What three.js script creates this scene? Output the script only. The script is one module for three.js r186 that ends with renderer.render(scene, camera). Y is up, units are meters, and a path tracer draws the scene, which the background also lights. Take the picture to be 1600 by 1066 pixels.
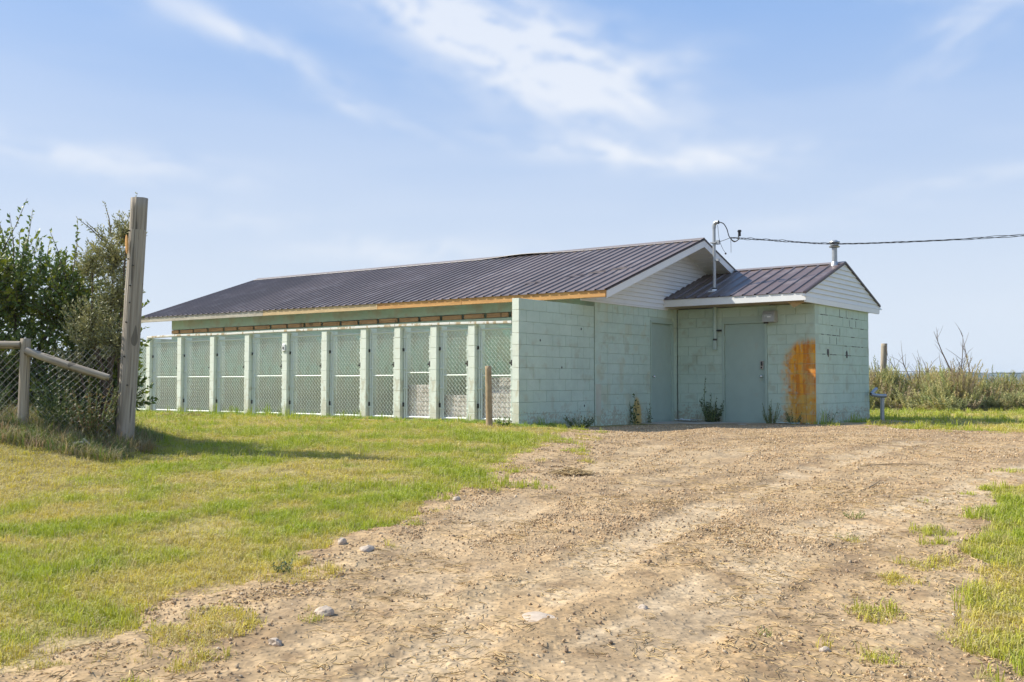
import * as THREE from 'three';
import { mergeGeometries } from 'three/addons/utils/BufferGeometryUtils.js';

/* ---------- camera, sky, sun, exposure ---------- */
const scene = new THREE.Scene();
const camera = new THREE.PerspectiveCamera(37.55, 1.5015, 0.1, 8000);
camera.position.set(0, 0.701, 0);
camera.rotation.set(0.0414, 0, 0);
const EXPOSURE = 1.45;
const SUN_DIR = new THREE.Vector3(-1.095, 1.054, -0.215).normalize();
const SUN_POWER = 4.8;
const renderer = new THREE.WebGLRenderer({ antialias: true });
renderer.toneMapping = THREE.LinearToneMapping;
renderer.toneMappingExposure = EXPOSURE;
renderer.shadowMap.enabled = true;

/* ---------- helpers: random numbers, noise ---------- */
function rng(seed) { let a = seed >>> 0; return () => { a = (a + 0x6D2B79F5) | 0; let t = Math.imul(a ^ (a >>> 15), 1 | a); t = (t + Math.imul(t ^ (t >>> 7), 61 | t)) ^ t; return ((t ^ (t >>> 14)) >>> 0) / 4294967296; }; }
const PERM = new Float32Array(65536); { const r = rng(77); for (let i = 0; i < 65536; i++) PERM[i] = r(); }
function lat(i, j) { return PERM[((Math.imul(i, 73856093) ^ Math.imul(j, 19349663)) >>> 3) & 65535]; }
function vnoise(x, y, p = 0) {
  let i = Math.floor(x), j = Math.floor(y); let u = x - i, v = y - j; u = u * u * (3 - 2 * u); v = v * v * (3 - 2 * v);
  let i1 = i + 1, j1 = j + 1;
  if (p) { i = ((i % p) + p) % p; i1 = ((i1 % p) + p) % p; j = ((j % p) + p) % p; j1 = ((j1 % p) + p) % p; }
  const a = lat(i, j), b = lat(i1, j), c = lat(i, j1), d = lat(i1, j1);
  return a + (b - a) * u + (c - a) * v + (a - b - c + d) * u * v;
}
function fbm(x, y, oct = 4, p = 0) { let s = 0, a = 0.5, n = 0; for (let k = 0; k < oct; k++) { s += a * vnoise(x + k * 17.3 * (p ? 0 : 1), y + k * 9.1 * (p ? 0 : 1), p); n += a; x *= 2; y *= 2; if (p) p *= 2; a *= 0.5; } return s / n; }
const clamp = (v, a = 0, b = 1) => Math.min(b, Math.max(a, v));
const ss = (a, b, x) => { const t = clamp((x - a) / (b - a)); return t * t * (3 - 2 * t); };
const mix = (a, b, t) => a + (b - a) * t;
const mix3 = (a, b, t) => [mix(a[0], b[0], t), mix(a[1], b[1], t), mix(a[2], b[2], t)];
const V = (x, y, z) => new THREE.Vector3(x, y, z);

/* ---------- the sky: air and cirrus, computed ---------- */
{
  const W = 2048, H = 1024, data = new Float32Array(W * H * 4);
  const DEG = 180 / Math.PI;
  // cirrus streaks: azimuth, elevation (degrees, azimuth 0 = straight ahead, + right), half length, half width, tilt, strength
  const streaks = [
    [-4.6, 20.6, 6.2, 1.5, -12, 0.85], [0.6, 18.6, 7.8, 2.5, -16, 1.0], [4.6, 16.0, 6.5, 2.2, -14, 0.75], [7.5, 17.4, 4.5, 1.1, 12, 0.45], [-15.6, 18.6, 6.8, 0.8, -20, 0.75], [-8.5, 15.2, 3.2, 0.5, -14, 0.55],
    [6.5, 12.8, 9.0, 0.75, -7, 0.8], [12.5, 12.6, 5.5, 0.6, 4, 0.45], [-23.5, 11.8, 9, 0.9, -5, 0.6], [23, 20.8, 7, 0.9, -8, 0.7], [27, 19.0, 4, 0.7, 6, 0.5], [23.6, 17.2, 3.2, 1.2, 32, 0.4],
    [-6.5, 7.5, 8, 0.8, 3, 0.45], [25, 10.6, 6, 0.5, 5, 0.35], [-17, 9.0, 8, 0.8, 2, 0.3], [16, 8.8, 9, 0.6, 3, 0.2]];
  const rs = rng(5);
  for (let k = 0; k < 60; k++) streaks.push([40 + rs() * 280, 12 + rs() * 55, 8 + rs() * 14, 1 + rs() * 2.5, -20 + rs() * 40, 0.3 + rs() * 0.5]);
  for (let j = 0; j < H; j++) {
    const el = ((j + 0.5) / H - 0.5) * Math.PI, e = el * DEG, y = Math.sin(el), c = Math.cos(el);
    for (let i = 0; i < W; i++) {
      const th = ((i + 0.5) / W - 0.5) * 2 * Math.PI, x = c * Math.cos(th), z = c * Math.sin(th);
      let az = Math.atan2(x, -z) * DEG;
      const k = 1 - Math.exp(-11.5 * clamp(y) * clamp(y));
      let col = mix3([0.51, 0.57, 0.645], [0.125, 0.275, 0.575], k); col = mix3(col, [0.075, 0.205, 0.47], ss(0.45, 1, y));
      const g = clamp(x * SUN_DIR.x + y * SUN_DIR.y + z * SUN_DIR.z);
      const glow = 0.9 * Math.pow(g, 24) + 0.32 * Math.pow(g, 5);
      col = [col[0] + glow, col[1] + glow * 0.97, col[2] + glow * 0.9];
      if (y < 0) col = [0.5, 0.5, 0.46];
      else if (e > 1.5) {
        let cl = 0;
        for (let k = 0; k < streaks.length; k++) {
          const s = streaks[k]; let da = az - s[0]; if (da > 180) da -= 360; if (da < -180) da += 360;
          da *= c; const de = e - s[1]; if (Math.abs(da) > s[2] * 2 + 4 || Math.abs(de) > s[2] * 2) continue;
          const a = s[4] / DEG, ca = Math.cos(a), sa = Math.sin(a);
          const wob = (fbm(az * 0.22 + k * 3.7, e * 0.3, 3) - 0.5) * 2.4;
          const u = (da * ca + de * sa) / s[2], v = (-da * sa + de * ca + wob * 0.5 * Math.min(1, s[3])) / s[3];
          const q = Math.exp(-(u * u * 1.3 + v * v));
          if (q > 0.01) {
            const n = fbm((da * ca + de * sa) * 0.5 + k * 5 + wob, (-da * sa + de * ca) * 1.6 - wob * 1.2, 5);
            cl += s[5] * q * ss(0.18, 0.86, n + q * 0.14);
          }
        }
        cl += 0.10 * ss(0.45, 0.8, fbm(az * 0.06 + 3, e * 0.35, 4));
        cl = clamp(cl, 0, 0.9);
        col = mix3(col, [0.66, 0.675, 0.70], cl * 0.8);
      }
      const o = (j * W + i) * 4; data[o] = col[0]; data[o + 1] = col[1]; data[o + 2] = col[2]; data[o + 3] = 1;
    }
  }
  const sky = new THREE.DataTexture(data, W, H, THREE.RGBAFormat, THREE.FloatType);
  sky.mapping = THREE.EquirectangularReflectionMapping; sky.magFilter = THREE.LinearFilter; sky.minFilter = THREE.LinearFilter; sky.needsUpdate = true;
  scene.background = sky; scene.environment = sky;
}
const sun = new THREE.DirectionalLight(new THREE.Color(1.0, 0.93, 0.80), SUN_POWER);
sun.position.copy(SUN_DIR).multiplyScalar(60).add(V(0, 0, -16)); sun.target.position.set(0, 0, -16);
sun.castShadow = true; sun.shadow.mapSize.set(4096, 4096);
Object.assign(sun.shadow.camera, { left: -30, right: 30, top: 30, bottom: -30, near: 1, far: 140 });
scene.add(sun, sun.target);

/* ---------- names, tags, small geometry tools ---------- */
const taken = {};
function numbered(n) { const k = taken[n] = (taken[n] || 0) + 1; return k === 1 ? n : n + '_' + String(k - 1).padStart(3, '0'); }
function shade(o) { o.traverse(m => { if (m.isMesh) { m.castShadow = true; m.receiveShadow = true; } }); return o; }
function thing(name, label, category, pos = [0, 0, 0], turn = 0, group) { const o = new THREE.Group(); o.name = numbered(name); o.position.set(...pos); o.rotation.y = turn; o.userData = { label, category }; if (group) o.userData.group = group; scene.add(o); return o; }
function tag(o, label, category, group, kind) { if (label) o.userData.label = label; if (category) o.userData.category = category; if (group) o.userData.group = group; if (kind) o.userData.kind = kind; return o; }
function part(name, geo, mat, parent, label) { const g = Array.isArray(geo) ? (geo.length > 1 ? mergeGeometries(geo.map(q => q.index ? q.toNonIndexed() : q)) : geo[0]) : geo; const m = new THREE.Mesh(g, mat); m.name = name; m.castShadow = m.receiveShadow = true; if (label) m.userData.label = label; parent.add(m); return m; }
function sub(name, parent, label) { const g = new THREE.Group(); g.name = name; if (label) g.userData.label = label; parent.add(g); return g; }
function single(name, geo, mat, label, category, pos, group) { const m = part(numbered(name), geo, mat, scene); if (pos) m.position.set(...pos); return tag(m, label, category, group); }
function structure(name, geo, mat, label) { const m = part(name, geo, mat, scene); m.userData.kind = 'structure'; if (label) m.userData.label = label; return m; }
// planar uv in metres / s, chosen by the dominant normal axis
function uvm(g, s = 1, ox = 0, oy = 0) {
  if (g.index) g = g.toNonIndexed(); if (!g.attributes.normal) g.computeVertexNormals();
  const p = g.attributes.position, n = g.attributes.normal, uv = new Float32Array(p.count * 2);
  for (let i = 0; i < p.count; i++) {
    const ax = Math.abs(n.getX(i)), ay = Math.abs(n.getY(i)), az = Math.abs(n.getZ(i));
    let u, v; if (ay > ax && ay > az) { u = p.getX(i); v = p.getZ(i); } else if (ax > az) { u = p.getZ(i); v = p.getY(i); } else { u = p.getX(i); v = p.getY(i); }
    uv[2 * i] = u / s + ox; uv[2 * i + 1] = v / s + oy;
  }
  g.setAttribute('uv', new THREE.BufferAttribute(uv, 2)); return g;
}
// box given in building axes: a (into the yard side), h (up), b (along the runs, away); local z = -b
function bx(a0, a1, h0, h1, b0, b1, s = 1) { const g = new THREE.BoxGeometry(Math.abs(a1 - a0), Math.abs(h1 - h0), Math.abs(b1 - b0)); g.translate((a0 + a1) / 2, (h0 + h1) / 2, -(b0 + b1) / 2); return uvm(g, s); }
// box with all edges chamfered, centred
function chamferBox(w, h, d, c) {
  const pts = []; const tri = (a, b, e) => pts.push(...a, ...b, ...e); const X = w / 2, Y = h / 2, Z = d / 2;
  const f = (ax, sgn) => { // the four corners of the inset face on axis ax
    const L = [X, Y, Z], o = [0, 1, 2].filter(k => k !== ax); const r = [];
    for (const [s, t] of [[-1, -1], [1, -1], [1, 1], [-1, 1]]) { const q = [0, 0, 0]; q[ax] = sgn * L[ax]; q[o[0]] = s * (L[o[0]] - c); q[o[1]] = t * (L[o[1]] - c); r.push(q); }
    return r;
  };
  const quad = (a, b, e, g2, ctr) => { const n = V(...b).sub(V(...a)).cross(V(...e).sub(V(...a))); if (n.dot(ctr) < 0) { tri(a, e, b); tri(a, g2, e); } else { tri(a, b, e); tri(a, e, g2); } };
  for (const ax of [0, 1, 2]) for (const s of [-1, 1]) { const q = f(ax, s); const ct = V(0, 0, 0); ct.setComponent(ax, s); quad(q[0], q[1], q[2], q[3], ct); }
  for (const [p, q2, r2] of [[0, 1, 2], [0, 2, 1], [1, 2, 0]]) for (const s of [-1, 1]) for (const t of [-1, 1]) { // edges
    const L = [X, Y, Z]; const mk = (onP, e) => { const v = [0, 0, 0]; v[p] = s * (onP ? L[p] : L[p] - c); v[q2] = t * (onP ? L[q2] - c : L[q2]); v[r2] = e * (L[r2] - c); return v; };
    const ct = V(0, 0, 0); ct.setComponent(p, s); ct.setComponent(q2, t); quad(mk(true, -1), mk(true, 1), mk(false, 1), mk(false, -1), ct);
  }
  for (const s of [-1, 1]) for (const t of [-1, 1]) for (const u of [-1, 1]) { const a = [s * X, t * (Y - c), u * (Z - c)], b = [s * (X - c), t * Y, u * (Z - c)], e = [s * (X - c), t * (Y - c), u * Z]; const n = V(...b).sub(V(...a)).cross(V(...e).sub(V(...a))); n.dot(V(s, t, u)) < 0 ? tri(a, e, b) : tri(a, b, e); }
  const g = new THREE.BufferGeometry(); g.setAttribute('position', new THREE.Float32BufferAttribute(pts, 3)); g.computeVertexNormals(); return g;
}
function tube(pts, r, rad = 8, seg) { const c = new THREE.CatmullRomCurve3(pts.map(p => p.isVector3 ? p : V(...p)), false, 'centripetal'); return new THREE.TubeGeometry(c, seg || pts.length * 6, r, rad, false); }
// straight or bent tapered limb with its own radii
function limb(pts, radii, rad = 6) {
  const pos = [], idx = [], uv = []; let len = 0;
  for (let k = 0; k < pts.length; k++) {
    const d = (k < pts.length - 1 ? pts[k + 1].clone().sub(pts[k]) : pts[k].clone().sub(pts[k - 1])).normalize();
    const u = Math.abs(d.y) > 0.9 ? V(1, 0, 0) : V(0, 1, 0); const s = u.clone().cross(d).normalize(), t = d.clone().cross(s);
    if (k) len += pts[k].distanceTo(pts[k - 1]);
    for (let j = 0; j <= rad; j++) { const a = j / rad * 2 * Math.PI; const q = pts[k].clone().addScaledVector(s, Math.cos(a) * radii[k]).addScaledVector(t, Math.sin(a) * radii[k]); pos.push(q.x, q.y, q.z); uv.push(j / rad * radii[0] * 6.28, len); }
  }
  for (let k = 0; k < pts.length - 1; k++) for (let j = 0; j < rad; j++) { const a = k * (rad + 1) + j, b = a + 1, c = a + rad + 1, d = c + 1; idx.push(a, b, c, b, d, c); }
  const e = pos.length / 3; const L = pts[pts.length - 1]; pos.push(L.x, L.y, L.z); uv.push(0, len); for (let j = 0; j < rad; j++) idx.push((pts.length - 1) * (rad + 1) + j, (pts.length - 1) * (rad + 1) + j + 1, e);
  const g = new THREE.BufferGeometry(); g.setAttribute('position', new THREE.Float32BufferAttribute(pos, 3)); g.setAttribute('uv', new THREE.Float32BufferAttribute(uv, 2)); g.setIndex(idx); g.computeVertexNormals(); return g;
}

/* ---------- procedural textures and materials ---------- */
const lin2s = v => { v = clamp(v); return Math.round(255 * (v <= 0.0031308 ? v * 12.92 : 1.055 * Math.pow(v, 1 / 2.4) - 0.055)); };
function colTex(W, H, fn, repeat = true) { // fn(u,v) -> linear rgb
  const d = new Uint8Array(W * H * 4); for (let j = 0; j < H; j++) for (let i = 0; i < W; i++) { const c = fn((i + 0.5) / W, (j + 0.5) / H), o = (j * W + i) * 4; d[o] = lin2s(c[0]); d[o + 1] = lin2s(c[1]); d[o + 2] = lin2s(c[2]); d[o + 3] = 255; }
  const t = new THREE.DataTexture(d, W, H); t.colorSpace = THREE.SRGBColorSpace; t.magFilter = THREE.LinearFilter; t.minFilter = THREE.LinearMipmapLinearFilter; t.generateMipmaps = true; if (repeat) t.wrapS = t.wrapT = THREE.RepeatWrapping; t.needsUpdate = true; return t;
}
function valTex(W, H, fn) { const d = new Uint8Array(W * H * 4); for (let j = 0; j < H; j++) for (let i = 0; i < W; i++) { const c = Math.round(255 * clamp(fn((i + 0.5) / W, (j + 0.5) / H))), o = (j * W + i) * 4; d[o] = d[o + 1] = d[o + 2] = c; d[o + 3] = 255; } const t = new THREE.DataTexture(d, W, H); t.magFilter = THREE.LinearFilter; t.wrapS = t.wrapT = THREE.RepeatWrapping; t.needsUpdate = true; return t; }
const MAT = (o) => new THREE.MeshStandardMaterial({ roughness: 0.85, metalness: 0, ...o });
const RGB = (r, g, b) => new THREE.Color().setRGB(r, g, b);

const PAINT = [0.47, 0.58, 0.475];
function paintAt(x, y, p = 0) { // pale green masonry paint with chalky patches, faint grime freckles
  const s = p || 0; const n = fbm(x * 2, y * 2, 4, s ? 2 * s : 0), m = fbm(x * 16 + 5, y * 16, 3, s ? 16 * s : 0), f = vnoise(x * 90, y * 90, s ? 90 * s : 0);
  let c = PAINT.map((v, k) => v * (0.90 + 0.2 * n) * (0.95 + 0.1 * m));
  const g = ss(0.60, 0.82, fbm(x * 5 + 9 * (s ? 0 : 1), y * 5, 4, s ? 5 * s : 0)); c = mix3(c, [0.36, 0.36, 0.24], g * 0.42); const fd = ss(0.55, 0.8, fbm(x * 2.6 + 3 * (s ? 0 : 1), y * 3, 5, s ? 13 : 0)); c = mix3(c, [0.54, 0.64, 0.54], fd * 0.45);
  if (f > 0.93) c = c.map(v => v * 0.82);
  return c;
}
function splash(c, x, y) { // mud spattered on the lowest course, in specks and blotches
  const k = ss(0.50, 0.66, 0.55 * vnoise(x * 40, y * 40) + 0.45 * fbm(x * 7, y * 9, 4) + 0.16 - 0.6 * ss(-0.1, 0.5, y)); return mix3(c, [0.36, 0.30, 0.19], k * 0.6);
}
const bumpMasonry = valTex(512, 512, (u, v) => 0.6 * fbm(u * 48, v * 48, 3, 48) + 0.4 * vnoise(u * 140, v * 140, 140)); // 1 m tile
const texPaint = colTex(1024, 1024, (u, v) => splash(paintAt(u * 3, v * 3, 3), u * 3, v > 0.9 ? v * 3 - 3 : v * 3)); // 3 m tile
const mPaint = MAT({ map: texPaint, bumpMap: bumpMasonry, bumpScale: 0.0025, roughness: 0.75 });
const mBacking = MAT({ color: RGB(0.42, 0.51, 0.42), roughness: 0.95 });
// pier front paint whitened, sunlit brightness put into its colour, scuffed and stained at the foot
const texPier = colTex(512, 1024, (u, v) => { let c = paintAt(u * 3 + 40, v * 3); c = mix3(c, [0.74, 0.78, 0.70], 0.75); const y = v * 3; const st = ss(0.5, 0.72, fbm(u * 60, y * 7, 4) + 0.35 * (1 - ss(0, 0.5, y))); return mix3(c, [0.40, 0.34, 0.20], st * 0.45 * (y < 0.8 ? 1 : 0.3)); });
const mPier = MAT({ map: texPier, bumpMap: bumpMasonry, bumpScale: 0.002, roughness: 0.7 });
// run dividers and back wall: paint over which years of splashed mud have dried in blotches
const texRun = colTex(1024, 1024, (u, v) => { const x = u * 3, y = v * 3; let c = paintAt(x + 11, y + 3); const bl = fbm(x * 3, y * 3, 5); const d = ss(0.38, 0.62, bl + (0.16 - 0.3 * ss(0.3, 1.7, y)) + 0.1 * (vnoise(x * 25, y * 6) - 0.5)); return mix3(c, mix3([0.46, 0.38, 0.26], [0.58, 0.52, 0.41], vnoise(x * 8, y * 8)), d * 0.55); });
const mRun = MAT({ map: texRun, bumpMap: bumpMasonry, bumpScale: 0.0025 });
function rustTex(W, H, w, h, u0, h0, fn) { return colTex(W, H, (u, v) => fn(u0 + u * w, h0 + v * h), false); }
const mDoor = MAT({ map: colTex(256, 512, (u, v) => { const n = fbm(u * 6, v * 12, 4); let c = [0.36, 0.46, 0.395].map(q => q * (0.93 + 0.14 * n)); if (vnoise(u * 120, v * 240) > 0.955) c = c.map(q => q * 0.85); const sc = ss(0.66, 0.8, fbm(u * 9 + 4, v * 14 + 8, 4)); return mix3(c, [0.40, 0.42, 0.33], sc * 0.4); }), roughness: 0.5 });
const mFrame = MAT({ color: RGB(0.38, 0.48, 0.40), roughness: 0.55 });
const mWhite = MAT({ map: colTex(512, 512, (u, v) => { const n = fbm(u * 4, v * 4, 4, 4), st = ss(0.62, 0.8, fbm(u * 6, v * 20, 4, 2)); return mix3([0.74, 0.755, 0.76].map(q => q * (0.93 + 0.1 * n)), [0.5, 0.47, 0.4], st * 0.3); }), roughness: 0.5 });
const mTrimMetal = MAT({ map: mWhite.map, roughness: 0.42 });
function roofTex(base) { return colTex(1024, 1024, (u, v) => { const n = fbm(u * 3, v * 3, 4, 3), s = fbm(u * 64, v * 3, 3, 1), f = vnoise(u * 200, v * 200, 200); let c = base.map(q => q * (0.86 + 0.22 * n) * (0.93 + 0.14 * s)); const d = ss(0.56, 0.75, fbm(u * 7, v * 7, 5, 7)); c = mix3(c, [0.42, 0.38, 0.37], d * 0.16); if (f > 0.95) c = c.map(q => q * 0.8); return c; }); }
const mRoof = MAT({ map: roofTex([0.16, 0.126, 0.115]), roughness: 0.46, metalness: 0.0 });
const mRoofAnnex = MAT({ map: roofTex([0.13, 0.09, 0.075]), roughness: 0.4, metalness: 0.0 });
const mCap = MAT({ map: roofTex([0.20, 0.17, 0.16]), roughness: 0.5 });
const mRoofEdge = MAT({ color: RGB(0.045, 0.03, 0.032), roughness: 0.5 });
function woodTex(base, dark, along = 'u', knots = true) { return colTex(1024, 256, (u, v) => { const x = u * 16, y = v * 40; const g = fbm(x * 0.5, y * 1.2 + 2 * fbm(x * 0.3, y * 0.08, 3), 4), st = fbm(x * 2, y * 3, 3); let c = mix3(dark, base, clamp(0.2 + 0.95 * g)); c = c.map(q => q * (0.88 + 0.24 * st)); if (knots && vnoise(x * 0.9, y * 0.16) > 0.9) c = c.map(q => q * 0.55); return c; }); }
const mNewWood = MAT({ map: woodTex([0.62, 0.34, 0.115], [0.36, 0.16, 0.045]), roughness: 0.8 });
const mOldWood = MAT({ map: woodTex([0.50, 0.45, 0.37], [0.27, 0.23, 0.17]), roughness: 0.9 });
const mYellowWood = MAT({ map: woodTex([0.60, 0.44, 0.24], [0.40, 0.28, 0.14]), roughness: 0.9 });
const mPeeling = MAT({ map: colTex(1024, 256, (u, v) => { const x = u * 24, y = v * 6; const p = ss(0.55, 0.66, fbm(x * 0.8, y * 1.6, 5)); const w = mix3([0.33, 0.24, 0.13], [0.5, 0.38, 0.22], fbm(x, y * 8, 3)); return mix3([0.70, 0.69, 0.64], w, p * 0.9); }), roughness: 0.85 });
const mBrownWood = MAT({ map: woodTex([0.60, 0.36, 0.19], [0.32, 0.17, 0.085]), roughness: 0.9 });
const mDarkWood = MAT({ color: RGB(0.24, 0.17, 0.105), roughness: 0.95 });
const mSoffitPly = MAT({ color: RGB(0.38, 0.30, 0.20), roughness: 0.95 });
const mPly = MAT({ map: woodTex([0.55, 0.42, 0.24], [0.38, 0.27, 0.14]), roughness: 0.9 });
const mGalv = MAT({ map: colTex(128, 128, (u, v) => { const n = fbm(u * 10, v * 10, 3, 10); return [0.31 + 0.12 * n, 0.33 + 0.12 * n, 0.35 + 0.12 * n]; }), roughness: 0.42, metalness: 0.55 });
const mGatePipe = MAT({ color: RGB(0.66, 0.72, 0.67), roughness: 0.5, metalness: 0.1 });
const mLink = MAT({ color: RGB(0.74, 0.79, 0.72), roughness: 0.5, metalness: 0.15 });
const mFenceLink = MAT({ color: RGB(0.28, 0.28, 0.27), roughness: 0.5, metalness: 0.4 });
const mConcrete = MAT({ map: colTex(512, 512, (u, v) => { const n = fbm(u * 5, v * 5, 5, 5), f = vnoise(u * 150, v * 150, 150); const c = [0.46, 0.42, 0.36].map(q => q * (0.78 + 0.4 * n)); return f > 0.9 ? c.map(q => q * 0.75) : c; }), bumpMap: bumpMasonry, bumpScale: 0.004, roughness: 0.92 });
const mBlack = MAT({ color: RGB(0.02, 0.02, 0.022), roughness: 0.6 });
const mChrome = MAT({ color: RGB(0.7, 0.7, 0.68), roughness: 0.22, metalness: 0.95 });
const mDarkMetal = MAT({ color: RGB(0.05, 0.048, 0.045), roughness: 0.5, metalness: 0.5 });

/* ---------- the lie of the land ---------- */
const PROFILE = [[-60, -2.2], [-10, -1.0], [0, -0.74], [4, -0.60], [6, -0.50], [8, -0.40], [10, -0.31], [12, -0.24], [14, -0.19], [17, -0.15], [20, -0.15], [25, -0.17], [35, -0.28], [60, -0.7], [200, -3.5], [900, -14], [4000, -60]];
function profile(d) {
  let k = 0; while (k < PROFILE.length - 2 && d > PROFILE[k + 1][0]) k++;
  const [d0, h0] = PROFILE[k], [d1, h1] = PROFILE[k + 1]; const sl = i => { const a = PROFILE[Math.max(0, i - 1)], b = PROFILE[Math.min(PROFILE.length - 1, i + 1)]; return (b[1] - a[1]) / (b[0] - a[0]); };
  const L = d1 - d0, t = clamp((d - d0) / L, -0.2, 1.2), t2 = t * t, t3 = t2 * t;
  return (2 * t3 - 3 * t2 + 1) * h0 + (t3 - 2 * t2 + t) * L * sl(k) + (-2 * t3 + 3 * t2) * h1 + (t3 - t2) * L * sl(k + 1);
}
function land(x, z) {
  const d = -z; let h = profile(d);
  h += 0.13 * (1 - ss(-0.8, 2.2, x)) * ss(8, 15, d) * (1 - ss(30, 60, d));
  h += 0.40 * (1 - ss(-5.9, -4.1, x)) * Math.exp(-Math.pow((d - 12.4) / 1.9, 2)) * ss(-14, -8, x);
  h += 0.05 * (fbm(x * 0.35 + 7, z * 0.35, 3) - 0.5) * (d > 16 && d < 27 && x > -12 ? 0.4 : 1);
  return h;
}
/* the dirt drive: where it lies (metres inside its edge, > 0 on the drive) */
const DRIVE = [[-2.9, -2.0], [-2.45, -4.0], [-2.13, -4.84], [-1.91, -5.5], [-1.57, -6.19], [-1.24, -6.97], [-0.85, -8.35], [-0.49, -9.59], [-0.2, -10.61], [0.25, -13.01], [0.62, -15.4], [1.0, -17.3], [1.7, -18.9], [3.9, -21.6], [6.1, -20.1], [8.3, -22.75], [9.3, -22.6], [8.4, -20.9], [7.4, -19.6], [7.2, -18.2], [8.8, -16.9], [16, -15.5], [22, -13.5], [15, -13.0], [8.4, -13.0], [6.2, -10.9], [5.05, -9.9], [3.75, -7.9], [3.1, -6.6], [2.7, -5.7], [2.36, -4.96], [2.12, -4.3], [1.8, -2.0]];
function driveInside(x, z) {
  let inside = false, best = 1e9;
  for (let i = 0, j = DRIVE.length - 1; i < DRIVE.length; j = i++) {
    const [xi, zi] = DRIVE[i], [xj, zj] = DRIVE[j];
    if ((zi > z) !== (zj > z) && x < (xj - xi) * (z - zi) / (zj - zi) + xi) inside = !inside;
    const dx = xj - xi, dz = zj - zi, t = clamp(((x - xi) * dx + (z - zi) * dz) / (dx * dx + dz * dz)); const ex = x - xi - t * dx, ez = z - zi - t * dz; best = Math.min(best, ex * ex + ez * ez);
  }
  return (inside ? 1 : -1) * Math.sqrt(best);
}
function driveMask(x, z) { const s = driveInside(x, z); if (s < -1.5 || s > 1.5) return s; return s + 0.75 * (fbm(x * 1.1 + 31, z * 1.1, 4) - 0.5) + 0.35 * (fbm(x * 5, z * 5 + 3, 3) - 0.5); }
/* wheel ruts: centre lines on the ground, half width */
const RUTS = [[[0.25, -4.2], [0.61, -4.86], [1.05, -5.54], [1.67, -6.59], [2.42, -7.63], [3.21, -8.45], [4.4, -9.6], [6.2, -11.6], [8.5, -13.6]], [[-0.9, -3.6], [-0.44, -4.4], [0.0, -5.4], [0.4, -6.25], [0.91, -7.17], [1.61, -8.45], [2.52, -9.91], [4.0, -12.2], [5.8, -14.6]], [[-1.9, -3.6], [-1.45, -4.6], [-1.0, -5.7], [-0.55, -6.9], [0.0, -8.3], [0.6, -9.9], [1.3, -12], [2.2, -14.6]], [[-1.3, -4.0], [-0.75, -5.4], [-0.1, -6.9], [0.7, -8.6], [1.6, -10.4], [2.8, -12.8], [4.2, -15.5]], [[1.2, -4.2], [1.75, -5.3], [2.4, -6.5], [3.2, -7.7], [4.2, -9.0]]];
function rutAt(x, z) { // nearest rut: signed offset across, distance along, index
  let best = 9, al = 0, id = 0, sg = 0;
  for (let r = 0; r < RUTS.length; r++) { let acc = 0; const P = RUTS[r]; for (let k = 0; k < P.length - 1; k++) { const [x0, z0] = P[k], [x1, z1] = P[k + 1], dx = x1 - x0, dz = z1 - z0, L = Math.hypot(dx, dz), t = clamp(((x - x0) * dx + (z - z0) * dz) / (L * L)); const ex = x - x0 - t * dx, ez = z - z0 - t * dz, d = Math.hypot(ex, ez); if (d < best) { best = d; al = acc + t * L; id = r; sg = Math.sign(ex * dz - ez * dx); } acc += L; } }
  return [best * sg, al, id];
}
function rutShape(x, z) { const [o, al, id] = rutAt(x, z); const w = (id === 0 ? 0.27 : 0.19) + 0.07 * vnoise(al * 0.8 + id * 9, id); const q = Math.abs(o) / w; const inn = 1 - ss(0.75, 1.1, q); const lip = Math.exp(-Math.pow((q - 1.35) / 0.3, 2)); const on = id < 2 ? ss(0.12, 0.4, fbm(al * 0.6 + id * 13, id * 3.3, 2)) : ss(0.3, 0.65, fbm(al * 0.6 + id * 13, id * 3.3, 2)); return [inn * on, lip * on, o, al, id]; }
function dirtHeight(x, z) {
  const [inn, lip, o, al, id] = rutShape(x, z); const dist = Math.hypot(x, z); const fine = 1 - ss(14, 24, dist);
  const lug = inn * (0.5 + 0.5 * Math.sin((al + Math.abs(o) * 0.7) * 2 * Math.PI / 0.105)) * ss(0.35, 0.6, fbm(al * 1.3 + 5, id, 2));
  const clod = ss(0.5, 0.78, fbm(x * 7, z * 7, 4)) * (1 - 0.85 * inn);
  return -0.011 * inn + 0.006 * lip + (id === 0 ? 0.016 : 0.010) * lug * fine + fine * (0.013 * clod + 0.014 * (fbm(x * 3.2, z * 3.2, 4) - 0.5) + 0.006 * (vnoise(x * 22, z * 22) - 0.5) * (1 - 0.7 * inn));
}
function groundTop(x, z) { const m = driveMask(x, z); const g = land(x, z); return m > 0 ? Math.max(g, g + mix(-0.03, 0.012, ss(-0.12, 0.10, m)) + dirtHeight(x, z) * ss(-0.1, 0.25, m)) : g; }

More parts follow.
